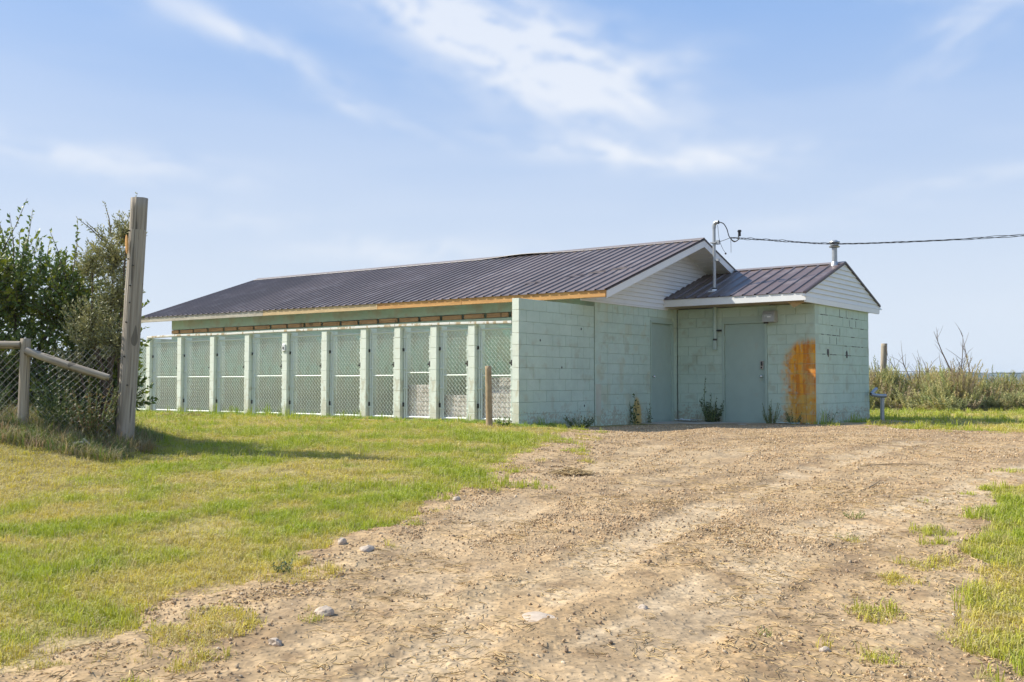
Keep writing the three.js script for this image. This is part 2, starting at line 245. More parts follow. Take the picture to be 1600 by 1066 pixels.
const detailDirt = colTex(1024, 1024, (u, v) => { // 2.2 m tile, near-neutral so the vertex colours set the hue
  const n = fbm(u * 10, v * 10, 5, 10), f = fbm(u * 60, v * 60, 3, 60), g = vnoise(u * 190, v * 190, 190), g2 = vnoise(u * 96, v * 96, 96);
  let c = [0.80, 0.79, 0.77].map(q => q * (0.60 + 0.6 * n) * (0.6 + 0.75 * f));
  if (g2 > 0.80) c = mix3(c, [0.95, 0.94, 0.92], ss(0.80, 0.9, g2) * 0.7); else if (g < 0.16) c = c.map(q => q * 0.55);
  return c;
});
const bumpDirt = valTex(1024, 1024, (u, v) => 0.45 * fbm(u * 24, v * 24, 4, 24) + 0.55 * ss(0.45, 0.9, vnoise(u * 96, v * 96, 96)));
const detailTurf = colTex(1024, 1024, (u, v) => { const n = fbm(u * 14, v * 14, 5, 14), f = vnoise(u * 220, v * 110, 110), h = vnoise(u * 120, v * 260, 20); const c = [0.82, 0.82, 0.8].map(q => q * (0.5 + 0.7 * n) * (0.7 + 0.5 * f)); return h > 0.8 ? mix3(c, [0.95, 0.92, 0.8], 0.5) : c; });
const mDirt = MAT({ map: detailDirt, bumpMap: bumpDirt, bumpScale: 0.008, roughness: 0.96, vertexColors: true });
const mTurf = MAT({ map: detailTurf, bumpMap: bumpDirt, bumpScale: 0.01, roughness: 0.97, vertexColors: true });
function dryness(x, z) { return clamp(0.5 * fbm(x * 0.55 + 2, z * 0.55 + 8, 4) + 0.5 * fbm(x * 2.1, z * 2.1 + 30, 3)); } // 0 lush .. 1 dry
function turfColor(x, z) { const q = ss(0.36, 0.66, dryness(x, z)), r = Math.hypot(x, z); let c = mix3([0.25, 0.265, 0.03], [0.40, 0.32, 0.11], q); if (r > 45) c = mix3(c, [0.27, 0.235, 0.10], ss(45, 90, r)); return c; }
function dirtColor(x, z) {
  const [inn, lip, , , id] = rutShape(x, z); const n = fbm(x * 1.6, z * 1.6, 4), m = fbm(x * 6 + 3, z * 6, 4);
  let c = mix3([0.46, 0.312, 0.158], [0.58, 0.41, 0.225], n); c = mix3(c, [0.26, 0.165, 0.085], ss(0.54, 0.72, m) * 0.65);
  c = mix3(c, [0.62, 0.475, 0.30], inn * (id === 0 ? 1.0 : id === 1 ? 0.75 : 0.45) * ss(0.3, 0.62, fbm(x * 3, z * 3 + 50, 3)));
  const al2 = 0.65 * x - 0.76 * z, ac = 0.76 * x + 0.65 * z; const stk = fbm(al2 * 0.45 + 4, ac * 3.4, 4); c = mix3(c, [0.25, 0.165, 0.085], ss(0.54, 0.72, stk) * 0.5); c = mix3(c, [0.60, 0.455, 0.27], (1 - ss(0.28, 0.42, stk)) * 0.4);
  const pale = ss(0.56, 0.72, fbm(x * 0.7 + 20, z * 0.7, 3)); c = mix3(c, [0.54, 0.40, 0.24], pale * 0.5);
  return c;
}
{
  const ang = []; for (let i = 0; i <= 330; i++) ang.push((-41 + 82 * i / 330) * Math.PI / 180); for (let i = 1; i < 36; i++) ang.push((41 + 278 * i / 36) * Math.PI / 180);
  const rad = [0.02, 0.4, 0.9, 1.5, 2.1, 2.7]; for (let r = 3.2; r < 30; r *= 1.0068) rad.push(r); for (let r = 30; r < 4200; r *= 1.13) rad.push(r);
  const NA = ang.length, NR = rad.length, pos = new Float32Array(NA * NR * 3), col = new Float32Array(NA * NR * 3), uv = new Float32Array(NA * NR * 2), dm = new Float32Array(NA * NR);
  const dp = new Float32Array(NA * NR * 3), dc = new Float32Array(NA * NR * 3);
  for (let j = 0; j < NR; j++) for (let i = 0; i < NA; i++) {
    const k = j * NA + i, x = rad[j] * Math.sin(ang[i]), z = -rad[j] * Math.cos(ang[i]); const m = rad[j] < 32 ? driveMask(x, z) : -9; dm[k] = m;
    const near = 1 - ss(14, 28, rad[j]); const g = land(x, z) + near * 0.022 * (fbm(x * 4, z * 4, 3) - 0.5);
    pos.set([x, m > 0.25 ? g - 0.03 : g, z], k * 3); uv.set([x / 2.2, z / 2.2], k * 2); col.set(mix3(turfColor(x, z), dirtColor(x, z), 0.9 * ss(-0.32, 0.0, m + 0.5 * (fbm(x * 3 + 8, z * 3, 3) - 0.5))), k * 3);
    if (m > -0.5) { dp.set([x, g + mix(-0.035, 0.012, ss(-0.12, 0.10, m)) + dirtHeight(x, z) * ss(-0.1, 0.25, m), z], k * 3); dc.set(dirtColor(x, z), k * 3); }
  }
  const idx = [], di = [];
  for (let j = 0; j < NR - 1; j++) for (let i = 0; i < NA; i++) {
    const i2 = (i + 1) % NA, a = j * NA + i, b = j * NA + i2, c = a + NA, d = b + NA; idx.push(a, b, c, b, d, c);
    if (Math.min(dm[a], dm[b], dm[c], dm[d]) > -0.4) di.push(a, b, c, b, d, c);
  }
  const mk = (p, c, ix) => { // keep only vertices in use
    const map = new Map(), P = [], C = [], U = [], I = ix.map(v => { let q = map.get(v); if (q === undefined) { q = map.size; map.set(v, q); P.push(p[v * 3], p[v * 3 + 1], p[v * 3 + 2]); C.push(c[v * 3], c[v * 3 + 1], c[v * 3 + 2]); U.push(uv[v * 2], uv[v * 2 + 1]); } return q; });
    const g = new THREE.BufferGeometry(); g.setAttribute('position', new THREE.Float32BufferAttribute(P, 3)); g.setAttribute('color', new THREE.Float32BufferAttribute(C, 3)); g.setAttribute('uv', new THREE.Float32BufferAttribute(U, 2)); g.setIndex(I); g.computeVertexNormals(); return g;
  };
  structure('ground', mk(pos, col, idx), mTurf, 'grassy prairie ground around the kennel building');
  structure('driveway', mk(dp, dc, di), mDirt, 'rutted tan dirt and gravel driveway leading to the doors');
}

/* ---------- the kennel building ---------- */
const O = [0.130, 0, -17.506], TURN = Math.atan2(0.79404, 0.60787);
const D1 = V(-0.79404, 0, -0.60787), D2 = V(0.60787, 0, -0.79404);
const at = (a, h, b) => V(O[0], h, O[2]).addScaledVector(D2, a).addScaledVector(D1, b); // building axes to the world
const K = thing('kennel_building', 'long pale green concrete block dog kennel with brown metal roof and gated runs', 'kennel', O, TURN);
const rb = rng(11);
const COURSE = 0.2032, TOP = 2.18;
/* a block wall: frame {origin(u,h,n)->local}, courses from hTop down, running bond, door openings left out */
function blockWall(name, toLocal, u0, u1, rows, openings, mat, uvf, thick, label, backMat = mBacking, gap = 0.0042) {
  const W = sub(name, K, label);
  const hs = rows.map(r => r.h1).concat(rows.map(r => r.h0)), H0 = Math.min(...hs), H1 = Math.max(...hs);
  const mapGeo = (g) => { const p = g.attributes.position, uv = new Float32Array(p.count * 2); for (let i = 0; i < p.count; i++) { const u = p.getX(i), h = p.getY(i), n = p.getZ(i), q = toLocal(u, h, n), w = uvf(u, h); p.setXYZ(i, q.x, q.y, q.z); uv[2 * i] = w[0]; uv[2 * i + 1] = w[1]; } g.setAttribute('uv', new THREE.BufferAttribute(uv, 2)); g.computeVertexNormals(); return g; };
  const flip = toLocal(0, 0, 0).clone().sub(toLocal(1, 0, 0)).cross(toLocal(0, 1, 0).clone().sub(toLocal(0, 0, 0))).dot(toLocal(0, 0, 1).clone().sub(toLocal(0, 0, 0))) > 0;
  const fix = g => { if (flip) { const p = g.attributes.position, w = g.attributes.uv; for (let i = 0; i < p.count; i += 3) { const a = [p.getX(i), p.getY(i), p.getZ(i)], c = [w.getX(i), w.getY(i)]; p.setXYZ(i, p.getX(i + 1), p.getY(i + 1), p.getZ(i + 1)); p.setXYZ(i + 1, ...a); w.setXY(i, w.getX(i + 1), w.getY(i + 1)); w.setXY(i + 1, ...c); } g.computeVertexNormals(); } return g; };
  const solid = []; const addSolid = (a, b, c, d) => { if (b - a > 0.01 && d - c > 0.01) { const g = new THREE.BoxGeometry(b - a, d - c, thick - 0.012).toNonIndexed(); g.translate((a + b) / 2, (c + d) / 2, -0.006 - thick / 2); solid.push(fix(mapGeo(g))); } };
  if (!openings.length) addSolid(u0, u1, H0, H1); else { const o = openings[0]; addSolid(u0, o[0], H0, H1); addSolid(o[1], u1, H0, H1); addSolid(o[0], o[1], o[3], H1); addSolid(o[0], o[1], H0, o[2]); }
  part('wall_core', solid, backMat, W);
  for (const r of rows) {
    const cuts = r.cuts.filter(c => c > u0 + 0.02 && c < u1 - 0.02); const ed = [u0, ...cuts, u1];
    for (let k = 0; k < ed.length - 1; k++) {
      let segs = [[ed[k], ed[k + 1]]];
      for (const o of openings) if (r.h1 > o[2] + 0.02 && r.h0 < o[3] - 0.02) segs = segs.flatMap(([a, b]) => { const out = []; if (a < o[0]) out.push([a, Math.min(b, o[0])]); if (b > o[1]) out.push([Math.max(a, o[1]), b]); return out; });
      for (const [a, b] of segs) {
        if (b - a < 0.035) continue; let y0 = r.h0, y1 = r.h1;
        for (const o of openings) if (a < o[1] - 0.01 && b > o[0] + 0.01) { if (y1 > o[3] && y0 < o[3]) y0 = o[3]; }
        const D = 0.05, g = chamferBox(b - a - gap, y1 - y0 - gap, D, 0.003); g.translate((a + b) / 2, (y0 + y1) / 2, -D / 2 + (rb() - 0.5) * 0.004);
        part('block', fix(mapGeo(g)), mat, W);
      }
    }
  }
  return W;
}
const bond = (u0, u1, odd, step = 0.4064, off = 0) => { const c = []; for (let u = u0 + off + (odd ? step / 2 : step); u < u1; u += step) c.push(u); return c; };
const rowsFrom = (top, n, f) => Array.from({ length: n }, (_, k) => ({ h1: top - k * COURSE, h0: top - (k + 1) * COURSE, cuts: f(k) }));
const tile3 = (u, h) => [u / 3, h / 3];

/* foundation slab and run floor */
part('foundation', [bx(-0.05, 2.4, -0.32, 0.0, 0.162, 14.0, 1), bx(2.5, 8.9, -0.32, -0.02, 0.2, 13.9, 1)], mConcrete, K, 'pale concrete slab under the dog runs');

/* end wall of the runs: plane b = 0 */
blockWall('run_end_wall', (u, h, n) => V(u, h, n), 0.0, 2.40, rowsFrom(TOP, 12, k => bond(0, 2.4, k % 2 === 1)), [], mPaint, tile3, 0.157, 'free end wall of the dog runs, pale green blocks');
/* its narrow sunlit front face */
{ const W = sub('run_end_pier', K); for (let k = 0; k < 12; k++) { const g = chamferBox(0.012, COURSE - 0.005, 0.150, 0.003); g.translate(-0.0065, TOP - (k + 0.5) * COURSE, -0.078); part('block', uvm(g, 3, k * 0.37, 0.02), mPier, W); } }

/* gable end wall of the kennel with its door, plane b = 0 */
const DOOR_M = [4.585, 5.60, -0.17, 2.02];
{
  const W = 3.36, H = 2.66, u0 = 2.43, h0 = -0.34;
  const tex = rustTex(1024, 812, W, H, u0, h0, (u, h) => {
    let c = splash(paintAt(u + 5, h + 2), u, h); // weathered joints stained ochre, and one patch of rust run down low on the wall
    const e = Math.hypot((u - 4.02) / 0.20, Math.max(0, (h - 0.18) / 0.22, (-0.1 - h) / 0.2)) + 0.7 * (fbm(u * 9, h * 4, 4) - 0.5); c = mix3(c, [0.52, 0.33, 0.06], 0.85 * (1 - ss(0.55, 1.05, e)));
    const y = ss(0.60, 0.76, fbm(u * 3.5 + 9, h * 3.5, 4)); return mix3(c, [0.47, 0.45, 0.27], y * 0.35);
  });
  const m = MAT({ map: tex, bumpMap: null, roughness: 0.75 });
  const rows = [{ h1: 2.30, h0: 2.09, cuts: Array.from({ length: 14 }, (_, k) => 2.88 + k * 0.203) }, ...rowsFrom(2.09, 12, k => [2.88, ...bond(2.88, 5.79, k % 2 === 0)])];
  blockWall('gable_end_wall', (u, h, n) => V(u, h, n), 2.43, 5.77, rows, [DOOR_M], m, (u, h) => [(u - u0) / W, (h - h0) / H], 0.19, 'block wall under the gable with a plain steel door');
}
/* annex front wall with its door and the big rust stain, plane a = 5.786 */
const AF = 5.786, DOOR_A = [-2.085, -1.065, -0.19, 2.0];
{
  const W = 3.16, H = 2.66, u0 = -3.13, h0 = -0.34;
  const tex = rustTex(1024, 862, W, H, u0, h0, (u, h) => {
    let c = splash(paintAt(u + 21, h + 7), u, h);
    const edge = (fbm(u * 6, h * 2.5, 4) - 0.5) * 0.16, L = -2.50 + 0.0 * h, topY = 1.52 - 0.22 * Math.pow(Math.max(0, (u + 2.82) / 0.3), 2) + edge * 0.6;
    const drip = (fbm(u * 26, h * 0.9 + 4, 3) - 0.5) * 0.5; let s = ss(-0.17, 0.15, (-2.51 + edge * 0.9) - u + 0.25 * (fbm(u * 18, h * 18, 3) - 0.5)) * ss(-0.12, 0.08, topY - h + drip * 0.2); // inside the stain
    if (s > 0) {
      const streak = fbm(u * 22, h * 1.4, 4), mott = fbm(u * 12, h * 12, 4), low = ss(0.32, 0.62, mott + (h < 0.45 ? 0.12 : -0.25));
      let r = mix3([0.76, 0.33, 0.012], [0.58, 0.19, 0.008], ss(0.40, 0.60, streak));
      r = mix3(r, [0.42, 0.11, 0.006], ss(0.5, 0.7, fbm(u * 9 + 3, h * 5, 4)) * 0.5); r = mix3(r, [0.56, 0.36, 0.09], ss(0.5, 0.75, mott) * 0.55); r = mix3(r, [0.55, 0.38, 0.09], low * 0.5);
      const bare = ss(0.66, 0.8, fbm(u * 16 + 8, h * 10, 4)) * 0.35; r = mix3(r, c, bare); c = mix3(c, r, s);
    }
    const halo = ss(0.5, 0.75, fbm(u * 8, h * 3 + 2, 4)) * (1 - ss(-2.5, -2.32, u)) * (h < 1.4 ? 1 : 0); return mix3(c, [0.56, 0.46, 0.20], halo * 0.35);
  });
  const m = MAT({ map: tex, roughness: 0.75 });
  blockWall('annex_front_wall', (u, h, n) => V(AF - n, h, -u), -3.11, -0.003, rowsFrom(2.30, 13, k => bond(-3.11, 0, k % 2 === 1)), [DOOR_A], m, (u, h) => [(u - u0) / W, (h - h0) / H], 0.19, 'annex wall with the orange rust stain beside its door');
}
/* annex side wall, plane b = -3.11: joints wide open and chipped near the top */
blockWall('annex_side_wall', (u, h, n) => V(u, h, 3.11 + n), AF + 0.004, 9.09, rowsFrom(2.30, 13, k => bond(AF, 9.09, k % 2 === 0)), [], mPaint, (u, h) => [u / 3 + 0.4, h / 3], 0.19, 'annex side wall of pale green blocks with open dark joints', mBacking, 0.006);
{ // chipped open joints and two broken holes
  const W = sub('wall_damage', K, 'dark chipped joints and broken holes in the annex side wall'); const r = rng(8);
  for (let k = 0; k < 34; k++) { const row = 1 + Math.floor(r() * 5), h = 2.30 - row * COURSE, u = 6.0 + r() * 2.6, L = 0.05 + r() * 0.16; part('open_joint', bx(u, u + L, h - 0.007, h + 0.007, -3.114, -3.09), mDarkMetal, W); }
  for (let k = 0; k < 9; k++) { const row = Math.floor(r() * 5), h = 2.30 - (row + 0.5) * COURSE, u = AF + (row % 2 ? 0.4064 : 0.2032) + 0.4064 * Math.floor(1 + r() * 5); part('open_joint', bx(u - 0.006, u + 0.006, h - 0.08, h + 0.06, -3.114, -3.09), mDarkMetal, W); }
  for (const [u, h] of [[6.49, 1.32], [7.62, 1.31]]) { const g = new THREE.IcosahedronGeometry(0.075, 1); const p = g.attributes.position; for (let i = 0; i < p.count; i++) { const q = V(p.getX(i), p.getY(i), p.getZ(i)), f = 0.75 + 0.5 * vnoise(q.x * 30 + u, q.y * 30); p.setXYZ(i, q.x * f * 0.8, q.y * f * 1.15, q.z * 0.16); } g.computeVertexNormals(); g.translate(u, h, 3.112); part('broken_hole', g, mDarkMetal, W); }
  for (const [u, h] of [[0.62, 1.46], [1.95, 1.72], [2.05, 0.26], [1.45, 0.05], [1.3, 0.98]]) { const g = new THREE.SphereGeometry(0.017, 8, 6); g.scale(1, 1.4, 0.35); g.translate(u, h, 0.002); part('anchor_hole', g, mDarkMetal, W); }
}
/* hidden walls that close the building */
part('back_walls', [bx(2.5, 8.9, -0.3, 2.45, 13.8, 14.0, 3), bx(8.7, 8.9, -0.3, 2.45, 0, 13.8, 3), bx(8.9, 9.09, -0.3, 2.3, -2.91, 0, 3)], mPaint, K);

/* kennel front wall behind the runs (plane a = 2.45) and the cut joist pockets in it */
part('kennel_front_wall', [uvm(bx(2.45, 2.65, -0.1, 2.05, 0.0, 14.0), 3), uvm(bx(2.45, 2.65, 2.165, 2.52, 0.0, 14.0), 3), uvm(bx(2.62, 2.65, 2.05, 2.165, 0.0, 14.0), 3)], mRun, K, 'mud splashed green wall behind the runs, slotted for joists');
{
  const W = sub('blocking_band', K, 'row of short brown boards set between cut joist ends'); const g0 = [2.08, 2.736, 3.355, 3.98, 4.617, 5.262, 5.906, 6.546, 7.154, 7.81, 8.44, 9.083, 9.721, 10.381, 11.046, 11.627, 12.32, 12.971, 13.618, 14.02]; const gs = [0.16, 0.80, 1.44, ...g0];
  for (let k = 0; k < gs.length - 1; k++) { const L = gs[k + 1] - gs[k] - 0.085, g = chamferBox(0.04, 0.092, L, 0.006); g.translate(2.442 + (rb() - 0.5) * 0.012, 2.107 + (rb() - 0.5) * 0.008, -(gs[k] + gs[k + 1]) / 2); g.rotateX(0); part('board', uvm(g, 1.6, rb(), rb()), mBrownWood, W); }
  
}

/* run dividers: block piers in front, plain wall behind */
const PIERS = [0, 1.015, 1.938, 2.870, 3.798, 4.938, 6.176, 7.442, 8.697, 9.953, 11.233, 12.50, 13.77], PW = 0.157;
for (let i = 1; i < PIERS.length; i++) {
  const b = PIERS[i], W = sub('run_divider', K); const top = 1.765 + 0.012 * Math.sin(i * 2.1);
  part('wall_core', uvm(bx(0.30, 2.448, 0, top - 0.004, b + 0.004, b + PW - 0.004), 3), mRun, W); part('pier_core', uvm(bx(0.012, 0.296, 0, top - 0.006, b + 0.006, b + PW - 0.006), 3), mPaint, W);
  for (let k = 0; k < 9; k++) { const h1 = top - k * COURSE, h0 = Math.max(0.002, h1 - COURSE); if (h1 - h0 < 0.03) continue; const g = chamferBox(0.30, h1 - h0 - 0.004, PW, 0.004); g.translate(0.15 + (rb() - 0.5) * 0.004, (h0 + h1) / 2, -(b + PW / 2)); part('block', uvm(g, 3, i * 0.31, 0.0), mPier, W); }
}
/* the top rail along the piers: planks, a little bowed */
{
  const W = sub('top_rail', K, 'peeling white plank rail along the tops of the run piers'); const pts = [[0.16, 1.765], [1.6, 1.79], [3.0, 1.80], [4.8, 1.797], [6.6, 1.80], [8.3, 1.793], [10.2, 1.815], [11.35, 1.80]];
  for (let k = 0; k < pts.length - 1; k++) { const [b0, h0] = pts[k], [b1, h1] = pts[k + 1]; const L = Math.hypot(b1 - b0, h1 - h0) - 0.006, g = chamferBox(0.14, 0.045, L, 0.006); g.rotateX(Math.atan2(h1 - h0, b1 - b0)); g.translate(0.05, (h0 + h1) / 2, -(b0 + b1) / 2); part('plank', uvm(g, 1.7, k * 0.37, k * 0.2), mPeeling, W); }
}

/* gates: galvanised pipe frames with chain link, between the piers */
function chainLink(w, h, c, r) { // in the x-y plane from 0,0
  const nx = Math.max(2, Math.round(w / c)), ny = Math.max(2, Math.round(h / c)), cx = w / nx, cy = h / ny, pos = [], nor = [], idx = [];
  for (let k = 0; k < nx; k++) for (let j = 0; j < ny; j++) {
    const ph = (j + k) % 2, x0 = (k + ph) * cx, x1 = (k + 1 - ph) * cx, y0 = j * cy, y1 = (j + 1) * cy, z0 = (j % 2 ? 1 : -1) * r, z1 = -z0; const d = V(x1 - x0, y1 - y0, z1 - z0).normalize(), s = V(0, 0, 1).cross(d).normalize(), t = d.clone().cross(s), o = pos.length / 3;
    for (const [px, py, pz] of [[x0, y0, z0], [x1, y1, z1]]) for (let q = 0; q < 3; q++) { const a = q * 2.0944 + 0.5, nn = s.clone().multiplyScalar(Math.cos(a)).addScaledVector(t, Math.sin(a)); pos.push(px + nn.x * r, py + nn.y * r, pz + nn.z * r); nor.push(nn.x, nn.y, nn.z); }
    for (let q = 0; q < 3; q++) { const a = o + q, b = o + (q + 1) % 3; idx.push(a, b, a + 3, b, b + 3, a + 3); }
  }
  const g = new THREE.BufferGeometry(); g.setAttribute('position', new THREE.Float32BufferAttribute(pos, 3)); g.setAttribute('normal', new THREE.Float32BufferAttribute(nor, 3)); g.setIndex(idx); return g;
}
const vpipe = (a, b, h0, h1, r) => { const g = new THREE.CylinderGeometry(r, r, h1 - h0, 8); g.translate(a, (h0 + h1) / 2, -b); return g; };
const hpipe = (a, b0, b1, h, r) => { const g = new THREE.CylinderGeometry(r, r, Math.abs(b1 - b0), 8); g.rotateX(Math.PI / 2); g.translate(a, h, -(b0 + b1) / 2); return g; };
for (let i = 0; i < PIERS.length - 1; i++) {
  const b0 = PIERS[i] + PW + 0.012, b1 = PIERS[i + 1] - 0.012, a = 0.10, G = sub('gate', K); const j = (rb() - 0.5) * 0.02;
  const gb0 = b0 + 0.075, gb1 = b1 - 0.075, T = 1.67 + j, M = 0.835 + j + (i === 2 ? 0.06 : 0), B = 0.045;
  part('gate_post', vpipe(a, b0 + 0.024, 0, 1.735, 0.023), mGatePipe, G); part('gate_post', vpipe(a, b1 - 0.024, 0, 1.735, 0.023), mGatePipe, G);
  part('gate_frame', [vpipe(a, gb0, B - 0.02, T + 0.016, 0.018), vpipe(a, gb1, B - 0.02, T + 0.016, 0.018), hpipe(a, gb0, gb1, T, 0.018), hpipe(a, gb0, gb1, B, 0.018)], mGatePipe, G);
  part('middle_bar', hpipe(a, gb0, gb1, M, 0.013), mGatePipe, G);
  const cl = chainLink(gb1 - gb0, T - B, 0.043, 0.0042); cl.rotateY(Math.PI / 2); cl.translate(a - 0.006, B, -gb0); const mm = part('chain_link_mesh', cl, mLink, G); mm.userData.kind = 'stuff';
  for (const q of [0.22, 0.6, 0.97, 1.3, 1.58]) for (const e of [[b0 + 0.024, gb0], [gb1, b1 - 0.024]]) part('clamp_band', bx(a - 0.026, a + 0.026, q + j - 0.014, q + j + 0.014, e[0] - 0.02, e[1] + 0.02), mGatePipe, G);
  part('latch', [bx(a - 0.05, a + 0.0, 1.0, 1.10, b0 + 0.01, b0 + 0.06), bx(a - 0.06, a - 0.02, 1.03, 1.06, b0 - 0.01, b0 + 0.09)], mDarkMetal, G);
  part('hinge', bx(a - 0.03, a + 0.03, 0.24, 0.32, b1 - 0.03, b1 + 0.012), mDarkMetal, G); part('hinge', bx(a - 0.03, a + 0.03, 1.30, 1.36, b1 - 0.03, b1 + 0.012), mDarkMetal, G);
}
/* small white switch box on a pier */
{ const g = chamferBox(0.03, 0.15, 0.10, 0.008); g.translate(-0.016, 1.44, -(6.176 + 0.085)); const s = sub('switch_box', K, 'small white switch box on a run pier'); part('box', g, mWhite, s); part('switch', bx(-0.038, -0.03, 1.41, 1.46, 6.245, 6.275), mDarkMetal, s); }

/* ---------- main roof ---------- */
const EA = 1.88, EH = 2.445, RA = 5.87, RH = 3.825, BR = -0.63, BL = 14.62, TILT = 0.0045, SL = (RH - EH) / (RA - EA);
const roofH = (a, b) => RH - Math.abs(a - RA) * SL + TILT * b;
/* one ribbed sheet: edges b0..b1, slope from (aLow) to (aTop) */
function ribSheet(b0, b1, aLow, aTop, hf, o = {}) {
  const pitch = 0.2285, prof = []; const n = Math.round((b1 - b0) / pitch);
  for (let k = 0; k < n; k++) { const s = b0 + (b1 - b0) * k / n, w = (b1 - b0) / n; prof.push([s, 0.025], [s + 0.011, 0.025], [s + 0.028, 0], [s + w - 0.028, 0], [s + w - 0.011, 0.025]); } prof.push([b1 - 0.0005, 0.025]);
  const ns = o.seg || 1, P = [], U = [], I = []; const cosS = 1 / Math.hypot(1, SL);
  for (let j = 0; j <= ns; j++) for (const [b, e] of prof) { const t = j / ns, a = mix(aLow, aTop, t); let h = hf(a, b) + e / cosS + 0.004; if (o.dent) h += o.dent(a, b, e); P.push(a, h, -b); U.push(b / 3, (a - aLow) / 3); }
  const m = prof.length; for (let j = 0; j < ns; j++) for (let k = 0; k < m - 1; k++) { const q = j * m + k; aTop > aLow ? I.push(q, q + m, q + 1, q + 1, q + m, q + m + 1) : I.push(q, q + 1, q + m, q + 1, q + m + 1, q + m); }
  let g = new THREE.BufferGeometry(); g.setAttribute('position', new THREE.Float32BufferAttribute(P, 3)); g.setAttribute('uv', new THREE.Float32BufferAttribute(U, 2)); g.setIndex(I); g = g.toNonIndexed(); g.computeVertexNormals(); return g;
}
const roofTones = [1, 0.88, 1.1, 0.95].map(k => { const m = mRoof.clone(); m.color.setRGB(k, k, k); return m; });
const R = sub('roof', K, 'long low gable roof of brown ribbed metal sheets');
{
  // torn, lifted seam across the sheets near the gable: ribs kinked and edges turned up
  const kink = (a, b) => { const line = 2.55 + 0.36 * (2.1 - b); const d = a - line; const on = ss(-0.75, -0.3, b) * (1 - ss(2.4, 3.0, b)); return on * (0.016 * Math.exp(-Math.pow(d / 0.05, 2)) * ss(0.35, 0.8, vnoise(b * 6, 3)) - 0.004 * Math.exp(-Math.pow((d + 0.22) / 0.16, 2))); };
  const N = 17, w = (BL - BR) / N;
  for (let k = 0; k < N; k++) { const b0 = BR + k * w, near = k < 4; part('roof_sheet', ribSheet(b0, b0 + w, EA - 0.06, RA - 0.01, roofH, near ? { seg: 46, dent: kink } : {}), roofTones[(k * 7 + (k >> 1)) % 4], R); part('roof_sheet', ribSheet(b0, b0 + w, 2 * RA - EA + 0.06, RA + 0.01, roofH), mRoof, R); }
  const flap = (a, b, L, up) => { const h = roofH(a, b) + 0.03; const g = new THREE.BufferGeometry(); const q = [[a, h, -b], [a + 0.05, h + up, -(b - L * 0.15)], [a + 0.30 * L, h + up * 0.7 + 0.10 * L, -(b - L)], [a + 0.30 * L - 0.03, h + 0.09 * L, -(b - L)]]; const P = [q[0], q[1], q[2], q[0], q[2], q[3]].flat(); g.setAttribute('position', new THREE.Float32BufferAttribute(P, 3)); g.setAttribute('uv', new THREE.Float32BufferAttribute([0, 0, 1, 0, 1, 1, 0, 0, 1, 1, 0, 1].map(v => v * 0.2), 2)); g.computeVertexNormals(); part('torn_flap', g, mRoofEdge, R, 'torn dark edge of a lifted roof sheet'); };
  flap(2.62, 1.85, 0.36, 0.035); flap(2.93, 1.10, 0.45, 0.03); flap(3.12, 0.62, 0.38, 0.045); flap(3.30, 0.18, 0.34, 0.05);
  // ridge cap in lengths, one of them lifting
  for (let k = 0; k < 5; k++) { const b0 = BR + (BL - BR) * k / 5, b1 = BR + (BL - BR) * (k + 1) / 5 - 0.01, P = [], ns = 10; for (let s = 0; s <= ns; s++) { const b = mix(b0, b1, s / ns), lift = k === 1 ? 0.05 * Math.exp(-Math.pow((b - 4.2) / 0.9, 2)) : 0; for (const [da, e] of [[-0.155, 0.026 + lift], [-0.15, 0.034 + lift], [-0.02, 0.036 + lift * 0.3], [0, 0.044], [0.02, 0.036], [0.15, 0.034], [0.155, 0.026]]) P.push([RA + da, roofH(RA + da, b) + e, -b]); } const I = []; for (let s = 0; s < ns; s++) for (let q = 0; q < 6; q++) { const o = s * 7 + q; I.push(o, o + 7, o + 1, o + 1, o + 7, o + 8); } let g = new THREE.BufferGeometry(); g.setAttribute('position', new THREE.Float32BufferAttribute(P.flat(), 3)); g.setIndex(I); g = g.toNonIndexed(); g.computeVertexNormals(); part('ridge_cap', uvm(g, 3), mCap, R); }
  // deck under the sheets: the two slopes as slabs
  const slab = (aL, aT, b0, b1, t0, t1) => { const P = [[aL, roofH(aL, b0) - t0, -b0], [aT, roofH(aT, b0) - t0, -b0], [aT, roofH(aT, b0) - t1, -b0], [aL, roofH(aL, b0) - t1, -b0]], Q = [[aL, roofH(aL, b1) - t0, -b1], [aT, roofH(aT, b1) - t0, -b1], [aT, roofH(aT, b1) - t1, -b1], [aL, roofH(aL, b1) - t1, -b1]]; const t = []; const f = (a, b, c, d) => t.push(...a, ...b, ...c, ...a, ...c, ...d); f(P[0], P[1], P[2], P[3]); f(Q[3], Q[2], Q[1], Q[0]); for (let k = 0; k < 4; k++) f(P[k], Q[k], Q[(k + 1) % 4], P[(k + 1) % 4]); const g = new THREE.BufferGeometry(); g.setAttribute('position', new THREE.Float32BufferAttribute(t, 3)); g.computeVertexNormals(); return uvm(g, 3); };
  part('roof_deck', [slab(EA, RA, BR + 0.05, BL - 0.05, 0.006, 0.03), slab(2 * RA - EA, RA, BR + 0.05, BL - 0.05, 0.006, 0.03)], mSoffitPly, R);
  // rafters under the open eave
  for (let b = 0.35; b < 14.3; b += 0.61) part('rafter_tail', slab(EA + 0.045, 2.9, b, b + 0.045, 0.032, 0.15), mDarkWood, R);
  // eave fascia boards: old grey to the left, fresh orange to the right
  const board = (b0, b1, h, m, lab, lo = 0.135) => { const g = chamferBox(0.038, h, b1 - b0 - 0.004, 0.004); const bm = (b0 + b1) / 2; g.rotateX(Math.atan(TILT)); g.translate(EA - 0.012, EH + TILT * bm - lo + h / 2 - 0.012, -bm); part('fascia_board', uvm(g, 1.7, b0, 0), m, R, lab); };
